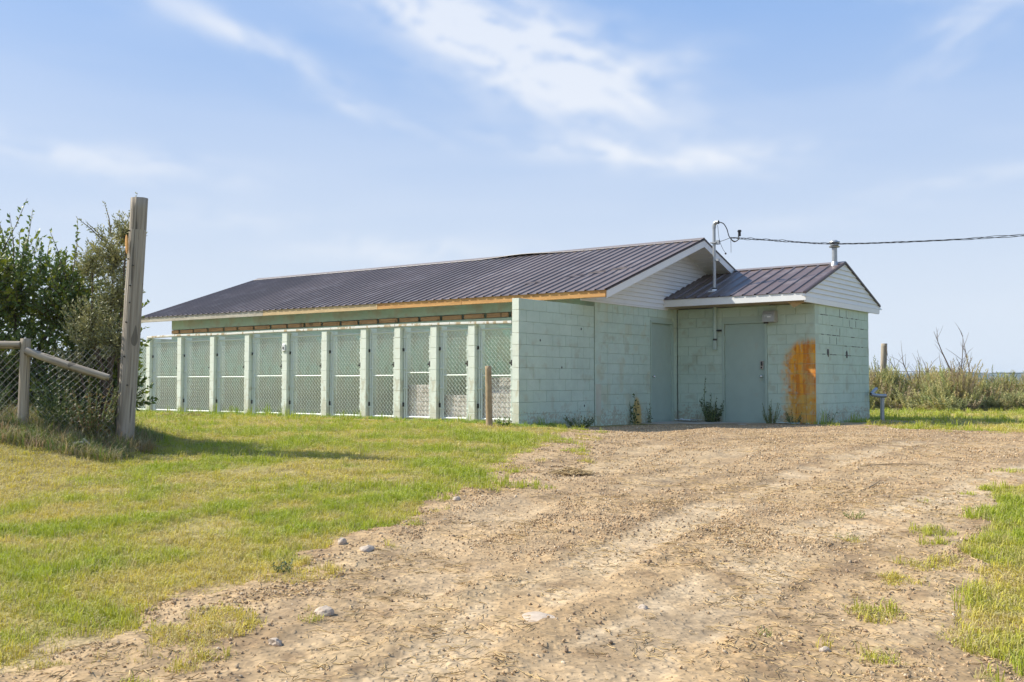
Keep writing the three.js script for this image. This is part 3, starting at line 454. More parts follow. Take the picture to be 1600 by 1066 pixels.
  board(BR + 0.02, 2.9, 0.135, mNewWood, 'fresh orange wood fascia board'); board(2.9, 5.35, 0.135, mNewWood, 'fresh orange wood fascia board'); board(5.35, 9.3, 0.13, mYellowWood, 'weathered yellowish fascia board'); board(9.3, BL - 0.02, 0.13, mOldWood, 'weathered grey fascia board');
  // white rake boards on both gables, with a dark metal edge over them
  const rake = (b, s, aL, aT, lab) => { part('rake_board', slab(aL, aT, b, b + s * 0.03, 0.012, 0.165), mTrimMetal, R, lab); part('rake_edge', slab(aL - 0.01 * Math.sign(aT - aL), aT, b - s * 0.012, b + s * 0.06, -0.012, 0.018), mRoofEdge, R); };
  rake(BR, 1, EA, RA); rake(BR, 1, 2 * RA - EA, RA); rake(BL, -1, EA, RA); rake(BL, -1, 2 * RA - EA, RA);
  // soffit strips under the gable overhang
  for (let k = 0; k < 40; k++) for (const s of [-1, 1]) { const a0 = RA + s * (0.03 + k * 0.1), a1 = RA + s * (0.03 + (k + 1) * 0.1 - 0.006); if (Math.abs(a1 - RA) > RA - EA - 0.05) continue; part('soffit_panel', slab(Math.min(a0, a1), Math.max(a0, a1), BR + 0.034, -0.002, 0.135 + (k % 2) * 0.004, 0.150 + (k % 2) * 0.004), mWhite, R); }
}
/* gable siding, plane b = 0: one board after another */
const GS = sub('gable_siding', K, 'white lap siding in the main gable');
function siding(W, z, lineL, lineR, hb, ht, step, mat) { // boards between the two sloping lines a = lineL(h), a = lineR(h)
  for (let h = hb; h < ht - 0.01; h += step) { const h1 = Math.min(h + step, ht), aL0 = lineL(h), aR0 = lineR(h), aL1 = lineL(h1), aR1 = lineR(h1); if (aR0 - aL0 < 0.05) continue; const t0 = 0.024, t1 = 0.002; const F = [[aL0, h, z + t0], [aR0, h, z + t0], [Math.max(aR1, aL1 + 0.005), h1, z + t1], [aL1, h1, z + t1]], Bk = [[aL0, h, z - 0.01], [aR0, h, z - 0.01]]; const P = []; const f = (a, b, c, d) => P.push(...a, ...b, ...c, ...a, ...c, ...d); f(...F); f(Bk[0], Bk[1], F[1], F[0]); const g = new THREE.BufferGeometry(); g.setAttribute('position', new THREE.Float32BufferAttribute(P, 3)); g.computeVertexNormals(); part('siding_board', uvm(g, 2, h * 3.1, h), mat, W); }
}
siding(GS, 0.004, h => Math.max(2.43, RA - (RH - 0.13 - h) / SL), h => RA + (RH - 0.13 - h) / SL, 2.302, 3.69, 0.088, mWhite);
part('starter_trim', bx(1.92, 5.32, 2.262, 2.30, -0.022, 0.0), mTrimMetal, GS); part('gable_sheathing', (() => { const s = new THREE.Shape(); s.moveTo(2.5, 2.25); s.lineTo(9.2, 2.25); s.lineTo(9.2, 2.5); s.lineTo(RA, 3.66); s.lineTo(2.5, 2.5); const g = new THREE.ExtrudeGeometry(s, { depth: 0.1, bevelEnabled: false }); g.translate(0, 0, -0.112); return uvm(g, 2); })(), mSoffitPly, GS);
part('corner_return', (() => { const s = new THREE.Shape(); s.moveTo(EA + 0.03, 2.31); s.lineTo(2.44, 2.302); s.lineTo(2.44, 2.46); s.lineTo(EA + 0.03, 2.335); const g = new THREE.ExtrudeGeometry(s, { depth: 0.012, bevelEnabled: false }); g.translate(0, 0, 0.004); return uvm(g, 2); })(), mWhite, GS);

/* ---------- annex roof ---------- */
const AE = 5.17, AH = 2.488, AR = 7.44, ARH = 3.275, ABR = -3.165, SA = (ARH - AH) / (AR - AE); const annexH = (a) => ARH - Math.abs(a - AR) * SA;
const AX = sub('annex_roof', K, 'small gable roof of brown ribbed metal over the annex');
{
  const N = 4, b1 = -0.006, w = (b1 - ABR) / N;
  for (let k = 0; k < N; k++) part('roof_sheet', ribSheet(ABR + k * w, ABR + (k + 1) * w, AE - 0.04, AR - 0.005, annexH), mRoofAnnex, AX);
  for (let k = 0; k < 3; k++) { const q = (BR - 0.02 - ABR) / 3; part('roof_sheet', ribSheet(ABR + k * q, ABR + (k + 1) * q, 2 * AR - AE + 0.04, AR + 0.005, annexH), mRoofAnnex, AX); }
  const slab = (aL, aT, b0, b1, t0, t1) => { const P = []; const c = b => [[aL, annexH(aL) - t0, -b], [aT, annexH(aT) - t0, -b], [aT, annexH(aT) - t1, -b], [aL, annexH(aL) - t1, -b]], A = c(b0), B = c(b1); const f = (a, b, e, d) => P.push(...a, ...b, ...e, ...a, ...e, ...d); f(...A); f(B[3], B[2], B[1], B[0]); for (let k = 0; k < 4; k++) f(A[k], B[k], B[(k + 1) % 4], A[(k + 1) % 4]); const g = new THREE.BufferGeometry(); g.setAttribute('position', new THREE.Float32BufferAttribute(P, 3)); g.computeVertexNormals(); return uvm(g, 3); };
  part('roof_deck', [slab(AE, AR, ABR + 0.02, -0.01, 0.006, 0.03), slab(2 * AR - AE, AR, ABR + 0.02, BR - 0.03, 0.006, 0.03)], mSoffitPly, AX);
  part('ridge_cap', [slab(AR - 0.15, AR, ABR - 0.01, BR - 0.015, -0.034, -0.026), slab(AR + 0.15, AR, ABR - 0.01, BR - 0.015, -0.034, -0.026)], mCap, AX);
  part('rake_edge', slab(AE - 0.045, AR, ABR - 0.022, ABR + 0.04, -0.026, 0.020), mRoofEdge, AX); part('rake_edge', slab(2 * AR - AE + 0.045, AR, ABR - 0.022, ABR + 0.04, -0.026, 0.020), mRoofEdge, AX);
  part('fascia_board', bx(AE - 0.018, AE + 0.018, 2.325, 2.474, ABR, 0.03, 2), mTrimMetal, AX, 'white metal fascia along the annex eave');
  part('fascia_board', bx(2 * AR - AE - 0.018, 2 * AR - AE + 0.018, 2.325, 2.474, ABR, -0.6, 2), mTrimMetal, AX);
  part('soffit', bx(AE + 0.02, AF - 0.003, 2.318, 2.33, -3.10, -0.01), mSoffitPly, AX);
  siding(AX, 3.145, h => AR - (ARH - 0.012 - h) / SA, h => AR + (ARH - 0.012 - h) / SA, 2.40, 3.25, 0.101, mWhite);
  part('gable_band', bx(AE - 0.0, 2 * AR - AE, 2.29, 2.398, ABR, ABR + 0.04, 2), mTrimMetal, AX, 'white band under the annex gable siding');
  part('gable_core', (() => { const s = new THREE.Shape(); s.moveTo(AE + 0.03, 2.30); s.lineTo(2 * AR - AE - 0.03, 2.30); s.lineTo(2 * AR - AE - 0.03, 2.44); s.lineTo(AR, 3.23); s.lineTo(AE + 0.03, 2.44); const g = new THREE.ExtrudeGeometry(s, { depth: 0.05, bevelEnabled: false }); g.translate(0, 0, 3.08); return uvm(g, 2); })(), mSoffitPly, AX);
  // loose plywood corner hanging from the soffit
  const s = new THREE.Shape(); s.moveTo(-3.09, 2.316); s.lineTo(-2.72, 2.316); s.lineTo(-2.84, 2.20); const g = new THREE.ExtrudeGeometry(s, { depth: 0.014, bevelEnabled: false }); g.rotateY(Math.PI / 2); g.translate(5.34, 0, 0); part('hanging_plywood', uvm(g, 0.8), mPly, AX, 'triangular plywood scrap hanging from the annex soffit');
  // flue with its cap
  const F = sub('chimney', AX, 'round metal flue with a ringed cap'); const fl = new THREE.CylinderGeometry(0.056, 0.056, 0.52, 20); fl.translate(7.32, 3.44, 2.98); part('flue_pipe', fl, mGalv, F);
} 
{ const fa = 7.32, fb = 2.98, cap = sub('flue_cap', K, 'ringed cap on the annex flue'); const cyl = (r0, r1, h0, h1) => { const g = new THREE.CylinderGeometry(r1 * 0.86, r0 * 0.86, h1 - h0, 24); g.translate(fa, (h0 + h1) / 2, fb); return g; }; part('ring', cyl(0.125, 0.135, 3.61, 3.632), mGalv, cap); part('ring', cyl(0.105, 0.105, 3.65, 3.70), mGalv, cap); part('ring', cyl(0.138, 0.13, 3.715, 3.735), mGalv, cap); part('cap_lid', cyl(0.10, 0.06, 3.737, 3.765), mGalv, cap); part('cap_core', cyl(0.07, 0.07, 3.60, 3.74), mDarkMetal, cap); part('roof_collar', cyl(0.12, 0.075, 3.19, 3.30), mGalv, cap); }

/* ---------- doors ---------- */
function door(name, toL, u0, u1, h0, h1, knobU, hingeU, label, deadbolt) {
  const D = sub(name, K, label); const B = (ua, ub, ha, hb, n0, n1, m, nm) => { const p = toL(ua, ha, n0), q = toL(ub, hb, n1); const g = new THREE.BoxGeometry(Math.abs(p.x - q.x), Math.abs(p.y - q.y), Math.abs(p.z - q.z)); g.translate((p.x + q.x) / 2, (p.y + q.y) / 2, (p.z + q.z) / 2); return part(nm, g, m, D); };
  const f = 0.052; B(u0 - 0.0, u0 + f, h0, h1, -0.10, 0.012, mFrame, 'door_frame'); B(u1 - f, u1, h0, h1, -0.10, 0.012, mFrame, 'door_frame'); B(u0 + f + 0.001, u1 - f - 0.001, h1 - f, h1, -0.10, 0.011, mFrame, 'door_frame');
  B(u0 + f + 0.004, u1 - f - 0.004, h0 + 0.03, h1 - f - 0.005, -0.08, -0.036, mDoor, 'door_leaf'); B(u0 + f, u1 - f, h0, h0 + 0.024, -0.10, 0.0, mDarkMetal, 'threshold');
  B(u0 + 0.002, u1 - 0.002, h0, h1 - 0.002, -0.13, -0.105, mBlack, 'door_backing');
  for (const h of [h0 + 0.28, (h0 + h1) / 2, h1 - 0.36]) B(hingeU - 0.011, hingeU + 0.011, h - 0.05, h + 0.05, -0.036, -0.004, mFrame, 'hinge');
  const k = toL(knobU, 0.83, 0.03), g = new THREE.SphereGeometry(0.031, 16, 12); g.translate(k.x, k.y, k.z); part('door_knob', g, mChrome, D); B(knobU - 0.012, knobU + 0.012, 0.818, 0.842, -0.02, 0.03, mChrome, 'knob_stem');
  if (deadbolt) { B(knobU - 0.036, knobU + 0.036, 0.985, 1.155, -0.02, -0.006, MAT({ color: RGB(0.46, 0.42, 0.36), roughness: 0.5 }), 'lock_plate'); B(knobU - 0.022, knobU + 0.012, 1.05, 1.14, -0.006, 0.012, mDarkMetal, 'keypad'); B(knobU - 0.014, knobU + 0.014, 0.998, 1.03, -0.006, 0.008, mDarkMetal, 'lock_cylinder'); }
  return D;
}
door('kennel_door', (u, h, n) => V(u, h, n), DOOR_M[0], DOOR_M[1], DOOR_M[2], DOOR_M[3], 4.69, 5.545, 'plain green steel door under the main gable', false);
door('annex_door', (u, h, n) => V(AF - n, h, -u), DOOR_A[0], DOOR_A[1], DOOR_A[2], DOOR_A[3], -1.955, -1.12, 'green steel annex door with a keypad lock', true);

/* ---------- electric service mast ---------- */
{
  const M = sub('service_mast', K, 'galvanised conduit mast rising through the annex roof'); const a = 5.70, z = 0.945; const mGreenPipe = MAT({ color: RGB(0.40, 0.5, 0.44), roughness: 0.6 });
  const cyl = (r, h0, h1, r2) => { const g = new THREE.CylinderGeometry(r2 || r, r, h1 - h0, 14); g.translate(a, (h0 + h1) / 2, z); return g; };
  part('lower_conduit', cyl(0.038, 1.60, 2.34), mGreenPipe, M, 'conduit painted wall green'); part('conduit_body', (() => { const g = chamferBox(0.09, 0.21, 0.075, 0.015); g.translate(a, 1.50, z); return g; })(), mGreenPipe, M); part('conduit_collar', cyl(0.044, 1.60, 1.64), mDarkMetal, M);
  part('strap', [bx(5.69, 5.79, 1.80, 1.825, -0.99, -0.90), bx(5.72, 5.785, 1.795, 1.83, -1.07, -0.985)], mDarkMetal, M);
  part('mast_pipe', cyl(0.034, 2.60, 4.06), mGalv, M); part('roof_flashing', [cyl(0.085, 2.61, 2.70, 0.05), bx(5.60, 5.80, 2.63, 2.66, -1.05, -0.84)], mWhite, M); part('flashing_ring', cyl(0.048, 2.70, 2.73), mBlack, M);
  part('weatherhead', tube([[a, 4.02, z], [a, 4.09, z + 0.005], [a, 4.135, z + 0.04], [a, 4.14, z + 0.11]], 0.043, 12), mGalv, M);
  part('guy_clamp', [bx(5.64, 5.76, 3.69, 3.715, -1.01, -0.88), bx(5.67, 5.73, 3.66, 3.75, -1.07, -0.99), bx(5.66, 5.74, 3.30, 3.35, -1.06, -0.99)], mGalv, M);
}
shade(K);

/* wall lamp (off) beside the annex door */
{
  const L = thing('wall_light', 'grey box floodlight on the wall above the annex door', 'light', at(AF, 0, -2.19).toArray(), TURN);
  const s = new THREE.Shape(); s.moveTo(0, 1.95); s.lineTo(0, 2.175); s.lineTo(-0.12, 2.175); s.quadraticCurveTo(-0.19, 2.10, -0.185, 1.96); const g = new THREE.ExtrudeGeometry(s, { depth: 0.25, bevelEnabled: true, bevelSize: 0.008, bevelThickness: 0.008, bevelSegments: 2 }); g.translate(0, 0, -0.125); part('housing', g, MAT({ color: RGB(0.36, 0.37, 0.35), roughness: 0.5 }), L);
  const lens = new THREE.BoxGeometry(0.015, 0.10, 0.18); lens.rotateZ(0.22); lens.translate(-0.184, 2.055, 0); part('lens', lens, new THREE.MeshPhysicalMaterial({ color: RGB(0.42, 0.43, 0.42), roughness: 0.12, clearcoat: 1 }), L); part('lamp_label', (() => { const q = new THREE.BoxGeometry(0.006, 0.028, 0.075); q.rotateZ(0.22); q.translate(-0.195, 2.055, 0.02); return q; })(), mWhite, L);
  const h = new THREE.BoxGeometry(0.06, 0.03, 0.08); h.translate(-0.13, 1.935, -0.07); part('sensor', h, mDarkMetal, L); shade(L);
}
/* overhead cable to the mast */
{
  const C = thing('overhead_cable', 'twisted dark service cable running from the mast to the right', 'cable');
  const w = at(5.70, 4.14, -1.06), hook = at(5.70, 3.78, -1.33); const end = [V(8.0, 3.585, -20.5), V(10.3, 3.66, -20.0), V(14.5, 4.0, -19.0), V(22, 5.1, -17)];
  const curve = new THREE.CatmullRomCurve3([hook, V(5.6, 3.70, -21.1), V(6.6, 3.60, -20.85), ...end]);
  const N = 420, strand = ph => { const P = []; for (let i = 0; i <= N; i++) { const t = i / N, p = curve.getPoint(t), len = t * curve.getLength(), r = 0.010 + 0.016 * ss(0.5, 0.9, vnoise(len * 0.9, ph)), a = len * 2 * Math.PI / 1.5 + ph; P.push(V(p.x, p.y + Math.sin(a) * r, p.z + Math.cos(a) * r)); } return new THREE.TubeGeometry(new THREE.CatmullRomCurve3(P), 900, 0.0062, 5); };
  for (const ph of [0, 2.1, 4.2]) part('strand', strand(ph), mBlack, C);
  part('drip_loop', [tube([w, at(5.70, 4.10, -1.16), at(5.70, 3.98, -1.24), at(5.70, 3.80, -1.30), at(5.70, 3.70, -1.40), at(5.70, 3.70, -1.47), at(5.70, 3.77, -1.52), at(5.70, 3.80, -1.50)], 0.011, 6, 60), tube([hook, at(5.70, 3.72, -1.36), at(5.70, 3.685, -1.42), at(5.70, 3.74, -1.53)], 0.011, 6, 30)], mBlack, C);
  part('splice_clamp', [new THREE.BoxGeometry(0.05, 0.13, 0.05).translate(...at(5.70, 3.86, -1.53).toArray()), new THREE.BoxGeometry(0.07, 0.03, 0.07).translate(...at(5.70, 3.90, -1.53).toArray())], mBlack, C);
  part('tie_wire', [tube([at(5.70, 3.71, -1.05), at(5.70, 3.74, -1.18), hook], 0.006, 5), tube([at(5.70, 4.08, -1.03), at(5.70, 3.75, -1.07), at(5.70, 3.55, -1.15), at(5.70, 3.46, -1.21)], 0.0045, 4), tube([hook, at(5.70, 3.60, -1.335), at(5.70, 3.46, -1.335)], 0.0045, 4), new THREE.SphereGeometry(0.022, 8, 6).translate(...at(5.70, 3.45, -1.21).toArray())], mDarkMetal, C);
  shade(C);
}
/* concrete pad before the doors */
{ const g = bx(4.15, 5.775, -0.5, -0.135, -3.0, -0.01, 1); g.rotateY(TURN); g.translate(...O); structure('concrete_pad', g, mConcrete, 'thin concrete pad in front of the two doors'); }
/* meter riser pipe at the far corner of the annex */
{ const P = thing('riser_pipe', 'bent grey pipe riser standing at the far annex corner', 'pipe'); const b = at(8.95, 0, -3.27); const gy = land(b.x, b.z); part('riser', tube([[b.x + 0.16, gy - 0.1, b.z + 0.02], [b.x + 0.16, 0.1, b.z + 0.02], [b.x + 0.17, 0.36, b.z + 0.02]], 0.045, 10), mGalv, P); part('elbow', tube([[b.x + 0.26, 0.405, b.z], [b.x + 0.17, 0.40, b.z], [b.x - 0.02, 0.42, b.z + 0.03], [b.x - 0.09, 0.44, b.z + 0.03]], 0.042, 10), mGalv, P); part('branch_pipe', tube([[b.x - 0.09, 0.44, b.z + 0.03], [b.x + 0.0, 0.50, b.z - 0.06], [b.x + 0.10, 0.56, b.z - 0.16]], 0.04, 10), mGalv, P); shade(P); }

/* sheets leaning inside the nearest gates */
function leanSheet(name, b0, b1, h0, h1, a, label, mat, cat) { const g = new THREE.PlaneGeometry(b1 - b0, h1 - h0, 24, 1); const p = g.attributes.position; for (let i = 0; i < p.count; i++) p.setZ(i, 0.006 * Math.sin(p.getX(i) * 80)); g.computeVertexNormals(); const back = g.clone(); back.translate(0, 0, -0.008); const m = mergeGeometries([g, back]); m.rotateY(-Math.PI / 2); m.translate(a, (h0 + h1) / 2, -(b0 + b1) / 2); const o = single(name, m, mat, label, cat); o.position.set(...O); o.rotation.y = TURN; return o; }
const mSheet = MAT({ map: colTex(256, 256, (u, v) => { const n = fbm(u * 6, v * 6, 4), st = fbm(u * 30, v * 2, 3); return mix3([0.66, 0.62, 0.58], [0.44, 0.38, 0.32], ss(0.4, 0.7, 0.5 * n + 0.5 * st)); }), roughness: 0.6 });
leanSheet('corrugated_sheet', 2.11, 2.85, 0.005, 0.66, 0.145, 'dull grey corrugated sheet behind the third gate from the end wall', mSheet, 'sheet');
leanSheet('corrugated_sheet', 1.18, 1.90, 0.005, 0.47, 0.145, 'low greyish sheet behind the second gate from the end wall', mSheet, 'sheet');
leanSheet('corrugated_sheet', 0.30, 0.93, 0.005, 0.52, 0.145, 'pale sheet standing low behind the gate nearest the end wall', mSheet, 'sheet');
{ const g = chamferBox(0.03, 0.78, 0.62, 0.006); g.translate(0.22, 0.40, -0.60); const o = single('leaning_board', uvm(g, 1), mSheet, 'taller pale board behind the gate nearest the end wall', 'board'); o.position.set(...O); o.rotation.y = TURN; }

/* ---------- posts and fences ---------- */
const mPost = MAT({ map: colTex(512, 1024, (u, v) => { const x = u * 30, y = v * 10; const g = fbm(x * 1.2 + 1.5 * fbm(x * 0.2, y * 0.4, 3), y * 0.5, 4), cr = vnoise(x * 2.2 + fbm(y * 0.5, 1, 2) * 2, y * 0.35); let c = mix3([0.20, 0.165, 0.13], [0.43, 0.385, 0.325], clamp(g * 1.25 - 0.1)); if (cr > 0.86) c = c.map(q => q * 0.45); const kn = vnoise(x * 0.35, y * 0.9); if (kn > 0.93) c = c.map(q => q * 0.5); return c; }), roughness: 0.95, bumpMap: valTex(512, 512, (u, v) => fbm(u * 40, v * 4, 4)), bumpScale: 0.012 });
const mGreyPost = MAT({ map: mPost.map, color: RGB(1.0, 0.98, 0.92), roughness: 0.95 });
const mBarkBrown = MAT({ color: RGB(0.13, 0.095, 0.07), roughness: 0.95 });
function pole(x, z, h0, h1, r0, r1, lx, lz, rad = 16, wob = 0.06, seed = 1) { // weathered log, leaning
  const P = [], U = [], I = [], ns = 24; for (let j = 0; j <= ns; j++) { const t = j / ns, y = mix(h0, h1, t), r = mix(r0, r1, t) * (1 + 0.10 * Math.pow(1 - t, 8)); for (let k = 0; k <= rad; k++) { const a = k / rad * 2 * Math.PI, kk = k % rad, w = 1 + wob * (fbm(kk * 0.8 + seed * 7, t * 5, 3) - 0.5) * 2; P.push(x + lx * t + Math.cos(a) * r * w, y, z + lz * t + Math.sin(a) * r * w); U.push(k / rad * 0.8, t * (h1 - h0) / 3); } }
  for (let j = 0; j < ns; j++) for (let k = 0; k < rad; k++) { const q = j * (rad + 1) + k; I.push(q, q + rad + 1, q + 1, q + 1, q + rad + 1, q + rad + 2); }
  const c = P.length / 3; P.push(x + lx, h1 + 0.006, z + lz); U.push(0.4, 0.5); for (let k = 0; k < rad; k++) I.push(ns * (rad + 1) + k, c, ns * (rad + 1) + k + 1);
  const g = new THREE.BufferGeometry(); g.setAttribute('position', new THREE.Float32BufferAttribute(P, 3)); g.setAttribute('uv', new THREE.Float32BufferAttribute(U, 2)); g.setIndex(I); g.computeVertexNormals(); return g;
}
const PX = -4.70, PZ = -12.15; // the tall post
{
  const T = thing('timber_post', 'tall weathered grey timber post leaning beside the shrubs', 'post'); const g0 = land(PX, PZ);
  part('shaft', pole(PX, PZ, g0 - 0.4, 2.945, 0.106, 0.100, 0.16, 0, 22, 0.08, 3), mPost, T);
  const s = new THREE.SphereGeometry(0.05, 12, 10); s.scale(0.62, 2.4, 0.2); s.rotateZ(0.08); s.rotateY(-0.6); s.translate(PX + 0.045, 2.37, PZ + 0.088); part('bare_scar', s, MAT({ map: mNewWood.map, roughness: 0.85 }), T, 'orange patch where the bark has torn off');
  const r = rng(4); for (let k = 0; k < 9; k++) { const q = new THREE.CylinderGeometry(0.009, 0.009, 0.02, 7); q.rotateX(Math.PI / 2); const y = 0.5 + r() * 2.2, t = (y - g0) / 3; q.translate(PX + 0.12 * t + (r() - 0.5) * 0.12, y, PZ + 0.108); part('nail', q, mDarkMetal, T); }
}
const FZ = -11.75;
{
  const F = thing('chain_link_fence', 'sagging chain link fence on wooden posts below the shrubs', 'fence'); const px = -5.72, gz = land(px, FZ);
  part('post', pole(px, FZ, gz - 0.35, 1.215, 0.062, 0.056, 0.02, 0, 16, 0.05, 9), mGreyPost, F, 'short grey round fence post');
  const L = (p, q, r) => limb([V(...p), V(mix(p[0], q[0], 0.5), mix(p[1], q[1], 0.5) - 0.01, p[2]), V(...q)], [r, r * 1.05, r * 0.9], 12);
  part('top_rail', L([-8.6, 1.17, FZ + 0.02], [px - 0.03, 1.14, FZ + 0.02], 0.05), mGreyPost, F, 'level top rail of the fence'); part('fallen_rail', L([px + 0.05, 1.07, FZ + 0.05], [-4.70, 0.755, FZ + 0.05], 0.045), mGreyPost, F, 'fence rail that has slipped down at one end');
  const m1 = chainLink(1.0, 1.18, 0.044, 0.0017); { const p = m1.attributes.position; for (let i = 0; i < p.count; i++) { const t = p.getX(i), y = p.getY(i); p.setXYZ(i, px + t * 1.03, mix(gz - 0.25, -0.05, t) + y * (0.98 - 0.06 * Math.sin(t * 3.1)) + 0.05, FZ + p.getZ(i) - 0.03 + 0.05 * Math.sin(t * 4 + y * 2)); } m1.computeVertexNormals(); } part('chain_link_mesh', m1, mFenceLink, F).userData.kind = 'stuff';
  const m2 = chainLink(2.9, 1.16, 0.044, 0.0017); m2.translate(px - 2.9, gz - 0.2, FZ - 0.04); part('chain_link_mesh', m2, mFenceLink, F).userData.kind = 'stuff';
  part('post', pole(-8.4, FZ, land(-8.4, FZ) - 0.3, 1.2, 0.06, 0.055, 0, 0, 14, 0.05, 5), mGreyPost, F); shade(F);
}
single('short_post', pole(-0.372, -16.75, land(-0.372, -16.75) - 0.3, 0.975, 0.058, 0.052, -0.025, 0, 14, 0.05, 6), MAT({ map: woodTex([0.42, 0.32, 0.2], [0.22, 0.15, 0.08]), roughness: 0.95 }), 'short brown post in the grass before the nearest gate', 'post');
{
  const F = thing('wire_fence', 'far wire fence with one leaning post behind the tall weeds', 'fence'); const x = 12.95, z = -35.2;
  part('post', pole(x, z, land(x, z) - 0.3, 2.07, 0.12, 0.105, 0.12, 0, 12, 0.04, 2), mGreyPost, F); part('cross_rail', limb([V(x - 1.6, 0.95, z), V(x - 0.1, 1.02, z)], [0.06, 0.05], 8), mGreyPost, F);
  part('wire', tube([[x, 1.1, z], [22, 0.98, z - 1], [34, 1.02, z - 2]], 0.008, 4, 30), mDarkMetal, F); part('post', pole(34, z - 2, land(34, z - 2) - 0.3, 1.5, 0.1, 0.09, 0, 0, 10, 0.04, 4), mGreyPost, F);
}

/* ---------- plants ---------- */
const leafGeo = (L, W, fold = 0.3) => { const g = new THREE.BufferGeometry(); const P = [0, 0, 0, -W / 2, fold * W * 0.5, L * 0.42, 0, 0, L * 0.5, 0, 0, 0, 0, 0, L * 0.5, W / 2, fold * W * 0.5, L * 0.42, -W / 2, fold * W * 0.5, L * 0.42, 0, -0.06 * L, L, 0, 0, L * 0.5, 0, 0, L * 0.5, 0, -0.06 * L, L, W / 2, fold * W * 0.5, L * 0.42]; g.setAttribute('position', new THREE.Float32BufferAttribute(P, 3)); g.computeVertexNormals(); return g; };
const mLeaf = new THREE.MeshPhysicalMaterial({ color: 0xffffff, roughness: 0.6, transmission: 0.42, thickness: 0, side: THREE.DoubleSide });
const mLeafDry = new THREE.MeshPhysicalMaterial({ color: 0xffffff, roughness: 0.9, transmission: 0.4, thickness: 0, side: THREE.DoubleSide });
function instanced(name, geo, mat, list, parent) { // list of {p, dir, up?, s, c}
  const m = new THREE.InstancedMesh(geo, mat, list.length), M = new THREE.Matrix4(), Q = new THREE.Quaternion(), q2 = new THREE.Quaternion(), Z = V(0, 0, 1), S = V(1, 1, 1), C = new THREE.Color();
  list.forEach((e, i) => { if (e.q) Q.copy(e.q); else { Q.setFromUnitVectors(Z, e.dir); q2.setFromAxisAngle(e.dir, e.roll || 0); Q.premultiply(q2); } typeof e.s === 'number' ? S.set(e.s, e.s, e.s) : S.copy(e.s); M.compose(e.p, Q, S); m.setMatrixAt(i, M); C.setRGB(...e.c); m.setColorAt(i, C); });
  m.name = name; m.userData.kind = 'stuff'; m.castShadow = m.receiveShadow = true; if (parent) parent.add(m); else scene.add(m); return m;
}
const rdir = r => { const z = r() * 2 - 1, a = r() * 6.283, q = Math.sqrt(1 - z * z); return V(q * Math.cos(a), z, q * Math.sin(a)); };
/* a shrub: limbs to foliage clumps, twigs in each clump, leaves along each twig */
function shrub(o, base, clumps, opt) {
  const r = rng(opt.seed), limbs = [], leaves = [], twigGeo = [];
  for (const c of clumps) {
    const ctr = V(...c.p), mid = base.clone().lerp(ctr, 0.5).add(V((r() - 0.5) * 0.25, 0.1, (r() - 0.5) * 0.25)); limbs.push(limb([base.clone().add(V((r() - 0.5) * 0.2, -0.1, (r() - 0.5) * 0.15)), mid, ctr], [opt.limbR, opt.limbR * 0.7, opt.limbR * 0.3], 6));
    for (let k = 0; k < c.n; k++) {
      const d = rdir(r), q = Math.pow(r(), 0.45), tip = V(ctr.x + d.x * c.r[0] * q, ctr.y + d.y * c.r[1] * q, ctr.z + d.z * c.r[2] * q); const dir = d.clone().add(V(opt.lean || 0, opt.rise, 0)).add(rdir(r).multiplyScalar(0.4)).normalize(); const L = opt.twig * (0.6 + 0.8 * r()); const root = tip.clone().addScaledVector(dir, -L);
      twigGeo.push(limb([root, tip], [opt.twigR, opt.twigR * 0.4], 3));
      const tone = r();
      for (let j = 0; j < opt.per; j++) { const t = (j + 0.4) / opt.per, p = root.clone().lerp(tip, t); const side = rdir(r); side.addScaledVector(dir, -side.dot(dir)).normalize(); const ld = side.multiplyScalar(0.9).addScaledVector(dir, 0.55 + 0.7 * t).add(V(0, -opt.droop * r(), 0)).normalize(); leaves.push({ p, dir: ld, roll: r() * 6.28, s: 0.65 + 0.6 * r(), c: opt.color(tone, r) }); }
    }
    for (const sh of (c.shoots || [])) { const [dx, dy, dz, n] = sh; const tip = ctr.clone().add(V(dx, dy, dz)), root = ctr.clone().add(V(dx * 0.3, dy * 0.3, dz * 0.3)); limbs.push(limb([root, root.clone().lerp(tip, 0.5).add(V(0.02, 0, 0)), tip], [0.008, 0.006, 0.002], 4)); for (let j = 0; j < n; j++) { const p = root.clone().lerp(tip, 0.25 + 0.75 * j / n), s = rdir(r); leaves.push({ p, dir: s.add(V(0, 0.6, 0)).normalize(), roll: r() * 6.28, s: 0.7 + 0.4 * r(), c: opt.color(r(), r) }); } }
  }
  part('trunk', limbs, mBarkBrown, o); part('twigs', twigGeo, mBarkBrown, o); instanced('crown', leafGeo(opt.leaf, opt.leafW), mLeaf, leaves, o); return leaves.length;
}
